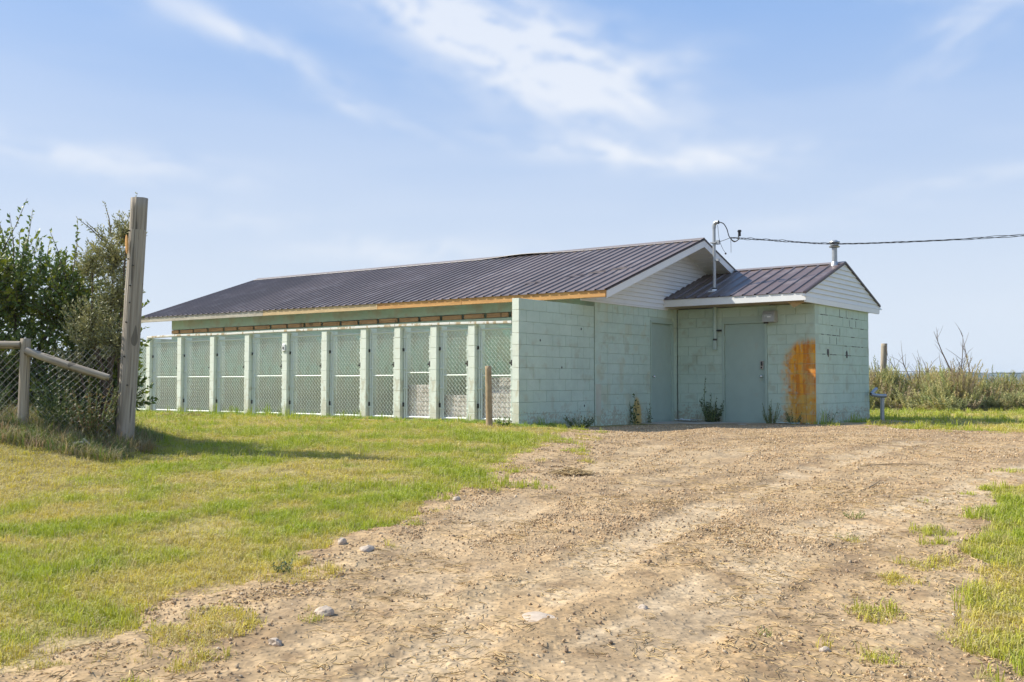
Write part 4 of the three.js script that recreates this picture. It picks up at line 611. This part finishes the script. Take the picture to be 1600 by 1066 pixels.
{
  const S = thing('leafy_shrub', 'dense dark green broadleaf shrub behind the fence at left', 'shrub');
  const green = (t, r) => { const k = r(); return t > 0.66 ? [0.25 + 0.08 * k, 0.30 + 0.07 * k, 0.03] : [0.10 + 0.06 * k, 0.16 + 0.08 * k, 0.03 + 0.012 * k]; };
  const B = V(-6.5, 0.1, -13.2);
  shrub(S, B, [
    { p: [-6.55, 1.9, -13.2], r: [0.85, 0.9, 0.8], n: 430, shoots: [[0.35, 1.05, 0.3, 20], [-0.2, 1.1, 0.2, 18], [0.1, 0.98, 0.4, 16]] }, { p: [-5.78, 1.85, -13.1], r: [0.6, 0.7, 0.6], n: 330, shoots: [[-0.25, 0.85, 0.1, 16], [0.12, 0.95, 0.1, 18], [0.5, 0.65, 0.1, 12]] }, { p: [-7.5, 1.85, -13.4], r: [0.9, 0.9, 0.9], n: 330 }, { p: [-6.6, 2.1, -12.7], r: [0.5, 0.5, 0.5], n: 150, shoots: [[0.42, 0.95, 0, 16]] },
    { p: [-5.3, 1.3, -13.0], r: [0.6, 0.6, 0.55], n: 280 }, { p: [-6.3, 0.9, -12.9], r: [1.0, 0.7, 0.6], n: 420 }, { p: [-7.6, 0.9, -13.1], r: [0.9, 0.8, 0.7], n: 260 }, { p: [-5.45, 0.75, -13.2], r: [0.4, 0.55, 0.5], n: 150 }, { p: [-5.3, 1.35, -13.0], r: [0.2, 0.5, 0.25], n: 60, shoots: [[0.60, 0.40, 0, 18], [0.56, 0.20, 0.05, 10]] }, { p: [-6.9, 0.5, -12.7], r: [0.9, 0.5, 0.4], n: 260 }, { p: [-6.0, 0.6, -13.6], r: [1.2, 0.7, 0.3], n: 380 }, { p: [-5.5, 0.5, -12.6], r: [0.8, 0.5, 0.35], n: 380 }, { p: [-5.15, 0.95, -12.75], r: [0.35, 0.35, 0.25], n: 130 }],
    { seed: 21, limbR: 0.035, twig: 0.32, rise: 0.65, per: 11, droop: 0.25, leaf: 0.070, leafW: 0.040, twigR: 0.005, color: green });
  const T = thing('olive_shrub', 'tall thin grey green shrub with small leaves against the timber post', 'shrub');
  const grey = (t, r) => { const k = r(); return t > 0.5 ? [0.40 + 0.1 * k, 0.39 + 0.09 * k, 0.20] : [0.24 + 0.08 * k, 0.255 + 0.08 * k, 0.11 + 0.03 * k]; };
  shrub(T, V(-5.02, 0.1, -12.5), [
    { p: [-4.98, 2.35, -12.5], r: [0.34, 0.42, 0.32], n: 210, shoots: [[-0.48, 0.42, 0, 26], [-0.12, 0.62, 0.05, 20], [0.30, 0.72, 0.05, 22], [-0.32, 0.35, 0.1, 16], [0.1, 0.45, 0.1, 16]] }, { p: [-4.78, 2.62, -12.4], r: [0.26, 0.22, 0.22], n: 90, shoots: [[0.15, -0.1, 0.28, 12]] }, { p: [-5.25, 2.25, -12.5], r: [0.25, 0.28, 0.22], n: 80 }, { p: [-4.92, 1.85, -12.45], r: [0.32, 0.36, 0.28], n: 165 }, { p: [-5.2, 1.45, -12.35], r: [0.42, 0.38, 0.3], n: 200 }, { p: [-4.85, 1.25, -12.3], r: [0.32, 0.3, 0.25], n: 130 }, { p: [-5.35, 1.0, -12.3], r: [0.35, 0.25, 0.25], n: 60 }],
    { seed: 33, limbR: 0.024, twig: 0.22, rise: 0.8, per: 13, droop: 0.1, leaf: 0.046, leafW: 0.018, twigR: 0.0022, color: grey });
}
/* blade tufts */
function tuftGeo(n, H, spread, w, seed, bend = 0.5) { const r = rng(seed), P = []; for (let k = 0; k < n; k++) { const a = r() * 6.283, lean = bend * (0.25 + 0.9 * r()), h = H * (0.55 + 0.6 * r()), x = (r() - 0.5) * spread, z = (r() - 0.5) * spread, dx = Math.cos(a), dz = Math.sin(a), sx = -dz * w / 2, sz = dx * w / 2; const m = [x + dx * h * lean * 0.3, h * 0.6, z + dz * h * lean * 0.3], t = [x + dx * h * lean, h * (1 - 0.25 * lean), z + dz * h * lean]; P.push(x - sx, 0, z - sz, x + sx, 0, z + sz, m[0] + sx * 0.8, m[1], m[2] + sz * 0.8, x - sx, 0, z - sz, m[0] + sx * 0.8, m[1], m[2] + sz * 0.8, m[0] - sx * 0.8, m[1], m[2] - sz * 0.8, m[0] - sx * 0.8, m[1], m[2] - sz * 0.8, m[0] + sx * 0.8, m[1], m[2] + sz * 0.8, ...t); } const g = new THREE.BufferGeometry(); g.setAttribute('position', new THREE.Float32BufferAttribute(P, 3)); g.computeVertexNormals(); return g; }
const YQ = a => new THREE.Quaternion().setFromAxisAngle(V(0, 1, 0), a);
function inBuilding(x, z, pad = 0) { const dx = x - O[0], dz = z - O[2], a = dx * D2.x + dz * D2.z, b = dx * D1.x + dz * D1.z; return (a > -0.06 - pad && a < 9.1 + pad && b > -0.01 - pad && b < 14 + pad) || (a > AF - 0.02 - pad && a < 9.1 + pad && b > -3.13 - pad && b <= 0); }
{
  const r = rng(101), fine = [], mid = [], long = [], dry = [];
  const tone = (x, z) => { const q = ss(0.38, 0.66, dryness(x, z)), k = r(); let c = mix3([0.38, 0.44, 0.015], [0.60, 0.505, 0.07], q); if (r() < 0.10 + 0.35 * q) c = mix3(c, [0.52, 0.42, 0.20], 0.4 + 0.5 * r()); const v = 0.8 + 0.4 * k; return c.map(e => e * v); };
  const sow = (n, d0, d1, s0, s1, f) => { for (let k = 0; k < n; k++) { const u = r(), d = Math.sqrt(mix(d0 * d0, d1 * d1, u)), s = mix(s0, s1, r()), x = d * s, z = -d; f(x, z, d); } };
  const place = (x, z, d, big) => {
    if (inBuilding(x, z, 0.02)) return; const m = driveMask(x, z); if (m > 0.02) { if (m > 0.85) return; const pt = fbm(x * 2.6 + 90, z * 2.6, 3); if (pt < 0.555 + 0.20 * m || r() < 0.5) return; } if (m > -0.25 && m <= 0.02 && r() < 0.45 * ss(-0.25, 0, m)) return;
    const thin = fbm(x * 1.7 + 60, z * 1.7, 4); if (thin < 0.33 && r() < 0.7) return; const y = (m > 0 ? groundTop(x, z) : land(x, z)) - 0.006;
    const edge = inBuilding(x, z, 0.45), lush = 1 - ss(0.40, 0.6, dryness(x, z)); const h = (0.7 + 0.6 * r()) * (edge ? 1.7 : 1) * (0.85 + 0.35 * lush); const e = { p: V(x, y, z), q: YQ(r() * 6.28), s: V(1 * big, h * big, 1 * big), c: edge ? [0.25 + 0.1 * r(), 0.36 + 0.08 * r(), 0.03] : tone(x, z) };
    (r() < (d < 9 ? 0.13 : 0.03) + 0.08 * lush ? long : r() < 0.5 ? fine : mid).push(e);
  };
  sow(62000, 3.4, 9, -0.64, -0.06, (x, z, d) => place(x, z, d, 0.85)); sow(62000, 9, 17.5, -0.60, 0.10, (x, z, d) => place(x, z, d, 1.15)); sow(38000, 17.5, 28, -0.60, 0.05, (x, z, d) => place(x, z, d, 1.7));
  sow(42000, 3.4, 10, 0.26, 0.66, (x, z, d) => place(x, z, d, 1.0)); sow(20000, 10, 20, 0.26, 0.66, (x, z, d) => place(x, z, d, 1.3)); sow(26000, 17, 42, 0.30, 0.66, (x, z, d) => place(x, z, d, 2.0));
  // coarse dead grass on the mound below the fence and shrubs
  for (let k = 0; k < 2600; k++) { const x = -4.4 - 4.2 * r(), z = -11.1 - 1.9 * r(); const y = land(x, z) - 0.01; if (x > -4.5 && z < -12.1) continue; dry.push({ p: V(x, y, z), q: YQ(r() * 6.28), s: V(1.1, (z > -11.6 ? 0.3 : 0.45) + 0.6 * r(), 1.1), c: r() < 0.45 ? [0.38 + 0.12 * r(), 0.31 + 0.08 * r(), 0.18] : [0.14 + 0.08 * r(), 0.19 + 0.07 * r(), 0.035] }); }
  for (let k = 0; k < 420; k++) { const a = r() * 6.28, q = 0.12 + 0.3 * r(); const x = PX + Math.cos(a) * q - 0.05, z = PZ + Math.sin(a) * q; dry.push({ p: V(x, land(x, z) - 0.01, z), q: YQ(r() * 6.28), s: V(1, 0.3 + 0.5 * r(), 1), c: [0.36 + 0.1 * r(), 0.27 + 0.07 * r(), 0.11] }); }
  const G = new THREE.Group(); G.name = 'lawn_grass'; G.userData = { label: 'mown yellow green lawn of short grass blades', category: 'grass', kind: 'stuff' }; scene.add(G);
  instanced('grass_blades', tuftGeo(9, 0.034, 0.085, 0.0042, 1, 1.1), mLeafDry, fine, G); instanced('grass_blades', tuftGeo(8, 0.042, 0.095, 0.005, 2, 1.3), mLeafDry, mid, G); instanced('grass_blades', tuftGeo(7, 0.085, 0.07, 0.006, 3, 0.9), mLeafDry, long, G);
  const Dd = instanced('dead_grass', tuftGeo(9, 0.26, 0.10, 0.006, 4, 0.9), mLeafDry, dry); tag(Dd, 'tangled dead and green grass along the foot of the fence', 'grass');
}
/* tall feathery weeds on the right */
{
  const r = rng(55), plume = seed => { const q = rng(seed), P = []; for (let s = 0; s < 9; s++) { const a = q() * 6.28, sp = 0.30 * q(), H = 0.7 + 0.5 * q(), bx0 = Math.cos(a) * 0.05, bz0 = Math.sin(a) * 0.05, ex = Math.cos(a) * sp, ez = Math.sin(a) * sp; for (let j = 0; j < 26; j++) { const t = 0.12 + 0.88 * j / 26, x = mix(bx0, ex, t), y = H * t, z = mix(bz0, ez, t), b = q() * 6.28, L = 0.13 * (1.15 - 0.7 * t), dx = Math.cos(b) * L * 0.55, dz = Math.sin(b) * L * 0.55, w = 0.011; P.push(x - w, y, z, x + w, y, z, x + dx, y + L, z + dz, x, y, z - w, x, y, z + w, x + dx * 0.8, y + L * 0.8, z + dz * 1.2); } P.push(bx0 - 0.006, 0, bz0, bx0 + 0.006, 0, bz0, ex, H, ez); } const g = new THREE.BufferGeometry(); g.setAttribute('position', new THREE.Float32BufferAttribute(P, 3)); g.computeVertexNormals(); return g; };
  const G = new THREE.Group(); G.name = 'tall_weeds'; G.userData = { label: 'bank of tall feathery olive weeds beyond the lawn at right', category: 'weeds', kind: 'stuff' }; scene.add(G);
  for (let v = 0; v < 3; v++) { const L = []; for (let k = 0; k < 900; k++) { const t = r(), x = 11.2 + 14 * t, w = r(), z = -(33.2 - 5.5 * t + w * 5 + 0.8 * Math.sin(x * 1.3) + 1.6 * (fbm(x * 0.8, 3, 2) - 0.5)); const cl = vnoise(x * 1.1 + 4, z * 0.9), h = (0.5 + 0.45 * r()) * (0.45 + 1.15 * cl) * (w < 0.15 ? 0.7 : 1.2) * (1.08 - 0.2 * t), y = land(x, z) - 0.02, g = r(); L.push({ p: V(x, y, z), q: YQ(r() * 6.28).premultiply(new THREE.Quaternion().setFromEuler(new THREE.Euler((r() - 0.4) * 0.5, 0, (r() - 0.5) * 0.5))), s: V(1.5, h, 1.5), c: (cl > 0.5 ? g < 0.72 : g < 0.4) ? [0.46 + 0.12 * r(), 0.44 + 0.09 * r(), 0.19] : g < 0.85 ? [0.28, 0.30, 0.10] : [0.42, 0.33, 0.2] }); } instanced('weed_plumes', plume(60 + v), mLeafDry, L, G); }
}
/* bare saplings behind the weeds */
function bareTree(label, x, z, h0, tips) { const r = rng(Math.round(x * 100)), o = thing('bare_sapling', label, 'sapling', [0, 0, 0], 0, 'bare saplings behind the weeds'), b = V(x, land(x, z) - 0.1, z), trunk = [], tw = []; for (const [dx, dy, rad] of tips) { const tip = V(x + dx, dy, z + (r() - 0.5) * 0.6), m1 = b.clone().lerp(tip, 0.4).add(V(-dx * 0.22, 0.1, 0)), m2 = b.clone().lerp(tip, 0.75).add(V((r() - 0.5) * 0.12, 0, 0)); trunk.push(limb([b, m1, m2, tip], [rad * 0.7, rad * 0.55, rad * 0.35, rad * 0.1], 6)); for (let k = 0; k < 9; k++) { const t = 0.4 + 0.6 * r(), p = t < 0.75 ? m1.clone().lerp(m2, (t - 0.4) / 0.35) : m2.clone().lerp(tip, (t - 0.75) / 0.25), d = V(r() - 0.5, 0.35 + 0.4 * r(), r() - 0.5).normalize(), L = 0.25 + 0.45 * r(), q = p.clone().addScaledVector(d, L); tw.push(limb([p, p.clone().lerp(q, 0.5).add(V((r() - 0.5) * 0.06, 0.03, 0)), q], [0.008, 0.006, 0.003], 4)); } } part('trunk', trunk, mBarkBrown, o); part('twigs', tw, mBarkBrown, o); return o; }
bareTree('bare grey sapling right beside the far fence post, many thin stems', 13.9, -34.6, 0, [[-0.9, 1.75, 0.03], [-0.35, 1.95, 0.035], [0.15, 1.6, 0.025], [0.5, 1.35, 0.02]]);
bareTree('forked bare sapling, tallest above the weed bank', 15.15, -34.0, 0, [[-0.75, 2.45, 0.05], [0.1, 2.3, 0.035], [0.25, 1.7, 0.025], [-0.7, 1.35, 0.025]]);
bareTree('single upright bare stem, rightmost above the weed bank', 15.65, -34.0, 0, [[-0.25, 2.4, 0.035]]);
/* leafy weeds against the walls */
function wallPlant(name, label, p, h, n, leaf, seed, cols, spread = 0.12) { const r = rng(seed), o = thing(name, label, 'weed'), st = [], L = []; for (let k = 0; k < n; k++) { const a = r() * 6.28, H = h * (k === 0 ? 1 : 0.35 + 0.55 * r()), sx = Math.cos(a) * spread * (k ? 1 : 0.3), sz = Math.sin(a) * spread * (k ? 1 : 0.3), b = V(p.x + sx * 0.3, p.y - 0.03, p.z + sz * 0.3), t = V(p.x + sx, p.y + H, p.z + sz), m = b.clone().lerp(t, 0.55).add(V((r() - 0.5) * 0.05, 0, (r() - 0.5) * 0.05)); const sr = Math.min(1, 0.15 + h / 0.5); st.push(limb([b, m, t], [0.006 * sr, 0.005 * sr, 0.002 * sr], 4)); const N = Math.max(6, Math.round(H * 34)); for (let j = 0; j < N; j++) { const u = 0.12 + 0.88 * j / N, q = u < 0.55 ? b.clone().lerp(m, u / 0.55) : m.clone().lerp(t, (u - 0.55) / 0.45), d = rdir(r); d.y = Math.abs(d.y) * 0.6; L.push({ p: q, dir: d.normalize(), roll: r() * 6.28, s: (0.6 + 0.6 * r()) * (1.1 - 0.4 * u), c: cols[Math.floor(r() * cols.length)] }); } } part('stem', st, MAT({ color: RGB(0.16, 0.20, 0.06), roughness: 0.9 }), o); instanced('leaves', leafGeo(leaf, leaf * 0.55), mLeaf, L, o); return o; }
const gcol = [[0.05, 0.10, 0.025], [0.08, 0.14, 0.03], [0.11, 0.16, 0.035], [0.06, 0.09, 0.03]];
const onG = (a, b) => { const p = at(a, 0, b); p.y = Math.max(land(p.x, p.z), -0.14); return p; };
wallPlant('wall_weed', 'bushy dark weed with one tall stem left of the annex door', onG(5.58, -0.92), 0.62, 26, 0.075, 71, gcol, 0.26); wallPlant('wall_weed', 'thin tall spire of a weed beside the bushy weed', onG(5.66, -0.72), 0.98, 2, 0.055, 72, gcol, 0.05);
wallPlant('wall_weed', 'leafy climbing weed beside the yellow stain under the gable', onG(3.75, -0.1), 0.62, 4, 0.08, 73, gcol, 0.10); wallPlant('wall_weed', 'small slim weed just left of the kennel door', onG(4.38, -0.08), 0.42, 3, 0.06, 74, gcol, 0.06);
wallPlant('wall_weed', 'wispy yellowish weed right of the annex door', onG(5.55, -2.25), 0.5, 20, 0.04, 75, [[0.18, 0.2, 0.06], [0.12, 0.16, 0.05], [0.25, 0.22, 0.09]], 0.20); wallPlant('wall_weed', 'low green weed under the rust stain', onG(5.5, -2.75), 0.30, 22, 0.05, 76, gcol, 0.16); wallPlant('wall_weed', 'small dark weed at the foot of the annex side wall', onG(6.3, -3.22), 0.30, 6, 0.05, 77, gcol, 0.12);
wallPlant('wall_weed', 'low weeds at the foot of the run end wall', onG(1.5, -0.25), 0.26, 44, 0.045, 78, [...gcol, [0.16, 0.22, 0.04]], 0.30); wallPlant('wall_weed', 'young green plant at the foot of the short post', V(-0.2, land(-0.2, -16.8), -16.8), 0.22, 10, 0.055, 79, [[0.1, 0.2, 0.03], [0.07, 0.15, 0.03]], 0.2);
wallPlant('lawn_weed', 'dark broadleaf weed at the drive edge, lower left', V(-1.42, land(-1.42, -6.25), -6.25), 0.11, 20, 0.032, 80, gcol, 0.07); wallPlant('drive_weed', 'small green weed tuft alone in the middle of the drive', V(2.76, groundTop(2.76, -8.15), -8.15), 0.07, 26, 0.016, 81, [[0.30, 0.36, 0.06], [0.36, 0.34, 0.1]], 0.09);
wallPlant('drive_weed', 'low weed on the drive just nearer than the lone tuft', V(2.42, groundTop(2.42, -7.3), -7.3), 0.05, 22, 0.014, 82, [[0.33, 0.36, 0.08]], 0.09); wallPlant('drive_weed', 'tiny green sprig near the bottom of the drive', V(1.23, groundTop(1.23, -4.96), -4.96), 0.045, 14, 0.013, 83, [[0.28, 0.34, 0.06]], 0.045);

for (const [x, h, s, lab] of [[-7.1, 0.5, 91, 'dark green weeds at the fence foot, at the left picture edge'], [-6.35, 0.55, 92, 'dark green weeds at the fence foot, left of the short fence post'], [-5.35, 0.6, 93, 'leafy weeds behind the fence, right of the short fence post'], [-5.0, 0.7, 94, 'tall brownish green weeds in the fence beside the timber post']]) wallPlant('fence_weed', lab, V(x, land(x, -11.9), -11.95), h * 1.15, 48, 0.062, s, s === 94 ? [[0.24, 0.17, 0.06], [0.16, 0.17, 0.05], [0.3, 0.2, 0.08]] : gcol, 0.32);

/* ---------- stones, gravel, straw ---------- */
function stoneGeo(seed, sx, sy, sz) { const g = new THREE.IcosahedronGeometry(1, 2), p = g.attributes.position; for (let i = 0; i < p.count; i++) { const v = V(p.getX(i), p.getY(i), p.getZ(i)), f = 0.55 + 0.85 * fbm(v.x * 1.3 + seed * 3.1 + 5, v.y * 1.3 + v.z * 1.7 + seed, 3); p.setXYZ(i, v.x * f * sx, v.y * f * sy, v.z * f * sz); } g.computeVertexNormals(); return g; }
const mStone = MAT({ map: colTex(256, 256, (u, v) => { const n = fbm(u * 8, v * 8, 4); return [0.36 + 0.16 * n, 0.29 + 0.14 * n, 0.22 + 0.12 * n]; }), roughness: 0.9 });
[[-0.98, -5.32, 0.052, 0.034, 'rounded pale stone in the drive, largest at lower left'], [-0.98, -6.81, 0.062, 0.03, 'long flat stone near the grass edge'], [-1.13, -4.84, 0.038, 0.026, 'small pale stone nearest the bottom left of the drive'], [-1.19, -7.07, 0.034, 0.036, 'small upright stone at the grass edge'], [0.13, -5.26, 0.10, 0.018, 'flat grey slab stone sunk in the drive'], [1.46, -4.74, 0.026, 0.02, 'small round grey pebble at the bottom of the drive'], [-0.49, -8.85, 0.045, 0.03, 'pale stone beside the tuft of clover at the drive edge'], [0.7, -5.44, 0.03, 0.02, 'small stone right of the flat slab']].forEach(([x, z, s, h, label], i) => { const o = single('stone', stoneGeo(i + 1, s, h, s * 0.75), mStone, label, 'stone', [x, groundTop(x, z) + h * 0.12, z], 'loose stones on the drive'); o.rotation.y = i * 1.3; });
{
  const r = rng(301), peb = [], clod = [], straw = [], base = new THREE.IcosahedronGeometry(1, 0);
  const sow = (n, d0, d1, f) => { for (let k = 0; k < n; k++) { const d = Math.sqrt(mix(d0 * d0, d1 * d1, r())), s = mix(-0.56, 0.62, r()), x = d * s, z = -d; if (driveMask(x, z) < 0.03 || inBuilding(x, z, 0.05)) continue; f(x, z, d); } };
  const gravelly = (x, z) => fbm(x * 0.5 + 3, z * 0.5 + 70, 3);
  const pf = (x, z, d) => { if (rutShape(x, z)[0] > 0.4 && r() < 0.8) return; if (gravelly(x, z) + 0.02 * (d - 6) < 0.42 && r() < 0.75) return; const s = (0.003 + 0.0075 * Math.pow(r(), 2.6)) * (d > 9 ? 1.35 : 1), v = 0.7 + 0.5 * r(), g = r(); peb.push({ p: V(x, groundTop(x, z) + s * 0.2, z), q: new THREE.Quaternion().setFromEuler(new THREE.Euler(r() * 6, r() * 6, r() * 6)), s: V(s * (1 + r() * 0.6), s * 0.75, s), c: g < 0.7 ? [0.46 * v, 0.315 * v, 0.175 * v] : g < 0.88 ? [0.34 * v, 0.26 * v, 0.17 * v] : [0.58 * v, 0.46 * v, 0.31 * v] }); };
  sow(60000, 3.4, 9, pf); sow(80000, 9, 19.5, pf);
  sow(4500, 3.4, 11, (x, z) => { if (fbm(x * 2.2 + 9, z * 2.2, 4) < 0.53) return; const s = 0.004 + 0.010 * Math.pow(r(), 2.5), v = 0.75 + 0.6 * r(); clod.push({ p: V(x, groundTop(x, z) + s * 0.2, z), q: new THREE.Quaternion().setFromEuler(new THREE.Euler(r() * 6, r() * 6, r() * 6)), s: V(s * 1.3, s * 0.8, s), c: [0.27 * v, 0.19 * v, 0.12 * v] }); });
  const sf = (x, z, d) => { if (fbm(x * 1.5 + 15, z * 1.5 + 40, 4) < 0.47) return; const v = 0.7 + 0.5 * r(), a = r() * 6.28; straw.push({ p: V(x, groundTop(x, z) + 0.003 + 0.005 * r(), z), dir: V(Math.cos(a), (r() - 0.45) * 0.2, Math.sin(a)).normalize(), roll: r() * 6, s: 0.5 + 1.1 * r(), c: [0.50 * v, 0.36 * v, 0.17 * v] }); };
  sow(20000, 3.4, 10, sf); sow(14000, 10, 17, sf);
  const sg = limb([V(0, 0, -0.03), V(0.004, 0.005, 0), V(0, 0, 0.032)], [0.0014, 0.0018, 0.001], 3);
  tag(instanced('drive_gravel', base, MAT({ roughness: 0.92 }), peb), 'loose pale gravel scattered over the drive', 'gravel'); tag(instanced('dirt_clods', base, MAT({ roughness: 0.98 }), clod), 'dark crumbs of broken earth on the drive', 'dirt'); tag(instanced('straw_litter', sg, MAT({ roughness: 0.9 }), straw), 'dry straw bits littering the drive', 'straw');
  // hay and earth piles by the runs
  [[-6.59, -20.71, 0.20, 'dark clump of old hay on the lawn before the runs'], [-7.2, -21.15, 0.16, 'smaller flat clump of old hay left of the dark one'], [0.62, -10.5, 0.13, 'scrap of matted hay at the upper drive edge']].forEach(([x, z, s, label], i) => { const L = []; for (let k = 0; k < 420; k++) { const a = r() * 6.28, q = Math.sqrt(r()), b = r() * 6.28; L.push({ p: V(x + Math.cos(a) * q * s * 1.6, groundTop(x, z) + 0.01 + (1 - q) * s * 0.55 * r(), z + Math.sin(a) * q * s), dir: V(Math.cos(b), (r() - 0.5) * 0.7, Math.sin(b)).normalize(), roll: 0, s: 1.2 + r(), c: i === 2 ? [0.42, 0.31, 0.16] : [0.22 + 0.1 * r(), 0.16 + 0.06 * r(), 0.09] }); } const o = thing('hay_clump', label, 'hay'); instanced('hay_stems', sg, MAT({ roughness: 0.95 }), L, o); });
}
const mStick = MAT({ color: RGB(0.33, 0.24, 0.14), roughness: 0.95 });
single('stick', limb([V(3.92, groundTop(3.92, -11.35) + 0.015, -11.35), V(4.3, groundTop(4.3, -11.4) + 0.02, -11.4), V(4.75, groundTop(4.75, -11.45) + 0.012, -11.45)], [0.007, 0.007, 0.004], 6), mStick, 'long thin stick lying across the upper right of the drive', 'stick'); single('stick', limb([V(3.28, groundTop(3.28, -9.5) + 0.012, -9.5), V(3.5, groundTop(3.5, -9.8) + 0.02, -9.8), V(3.7, groundTop(3.7, -10.15) + 0.012, -10.15)], [0.004, 0.007, 0.004], 6), mStick, 'short curved stick nearer the camera than the long one', 'stick');
/* scraps */
{ const g = new THREE.PlaneGeometry(0.55, 0.26, 22, 10), p = g.attributes.position; for (let i = 0; i < p.count; i++) p.setZ(i, 0.05 * fbm(p.getX(i) * 9, p.getY(i) * 9, 3) + 0.02 * vnoise(p.getX(i) * 30, p.getY(i) * 30)); g.rotateX(-Math.PI / 2); g.computeVertexNormals(); const m = MAT({ color: RGB(0.66, 0.72, 0.76), roughness: 0.45 }); const o = single('plastic_sheet', g, m, 'crumpled white plastic sheet on the pad between the doors', 'plastic', at(5.45, -0.125, -0.42).toArray()); o.rotation.y = TURN + 1.5; const o2 = single('plastic_sheet', g, MAT({ color: RGB(0.50, 0.60, 0.55), roughness: 0.6 }), 'pale green scrap lying under the rust stain', 'plastic', at(5.45, -0.13, -2.75).toArray()); o2.rotation.y = TURN + 1.5; o2.scale.set(1.2, 0.7, 0.7); }
{ const W = thing('wood_scrap', 'weathered board scrap lying in the dead grass near the timber post', 'wood scrap', [-4.98, land(-4.98, -11.45) + 0.05, -11.45], 0.3); const a = chamferBox(0.20, 0.025, 0.09, 0.003); a.rotateZ(0.12); part('board', uvm(a, 0.6), mOldWood, W); const b = chamferBox(0.15, 0.02, 0.03, 0.003); b.rotateZ(-0.75); b.translate(0.15, 0.0, 0.03); part('batten', uvm(b, 0.6), mOldWood, W); }
/* far wooded ridge */
{
  const P = [], I = [], N = 240, c = []; for (let i = 0; i <= N; i++) { const t = i / N, x = mix(150, 1500, t), h = 5 + 8 * fbm(t * 9, 2, 3) + 6 * fbm(t * 110, 5, 3) - 8 * (1 - ss(0, 0.3, t)); P.push(x, -30, -1250, x, h * 0.75, -1262, x, h, -1300, x, -30, -1420); } for (let i = 0; i < N; i++) for (let k = 0; k < 3; k++) { const q = i * 4 + k; I.push(q, q + 4, q + 1, q + 1, q + 4, q + 5); } const g = new THREE.BufferGeometry(); g.setAttribute('position', new THREE.Float32BufferAttribute(P, 3)); g.setIndex(I); g.computeVertexNormals(); structure('far_ridge', uvm(g, 40), MAT({ map: colTex(256, 256, (u, v) => { const n = fbm(u * 14, v * 14, 4, 14); return [0.05 + 0.05 * n, 0.075 + 0.06 * n, 0.055 + 0.05 * n]; }), roughness: 1 }), 'low dark wooded ridge on the horizon at right');
}
scene.fog = new THREE.FogExp2(0xc8d6e6, 0.00028);
renderer.render(scene, camera);
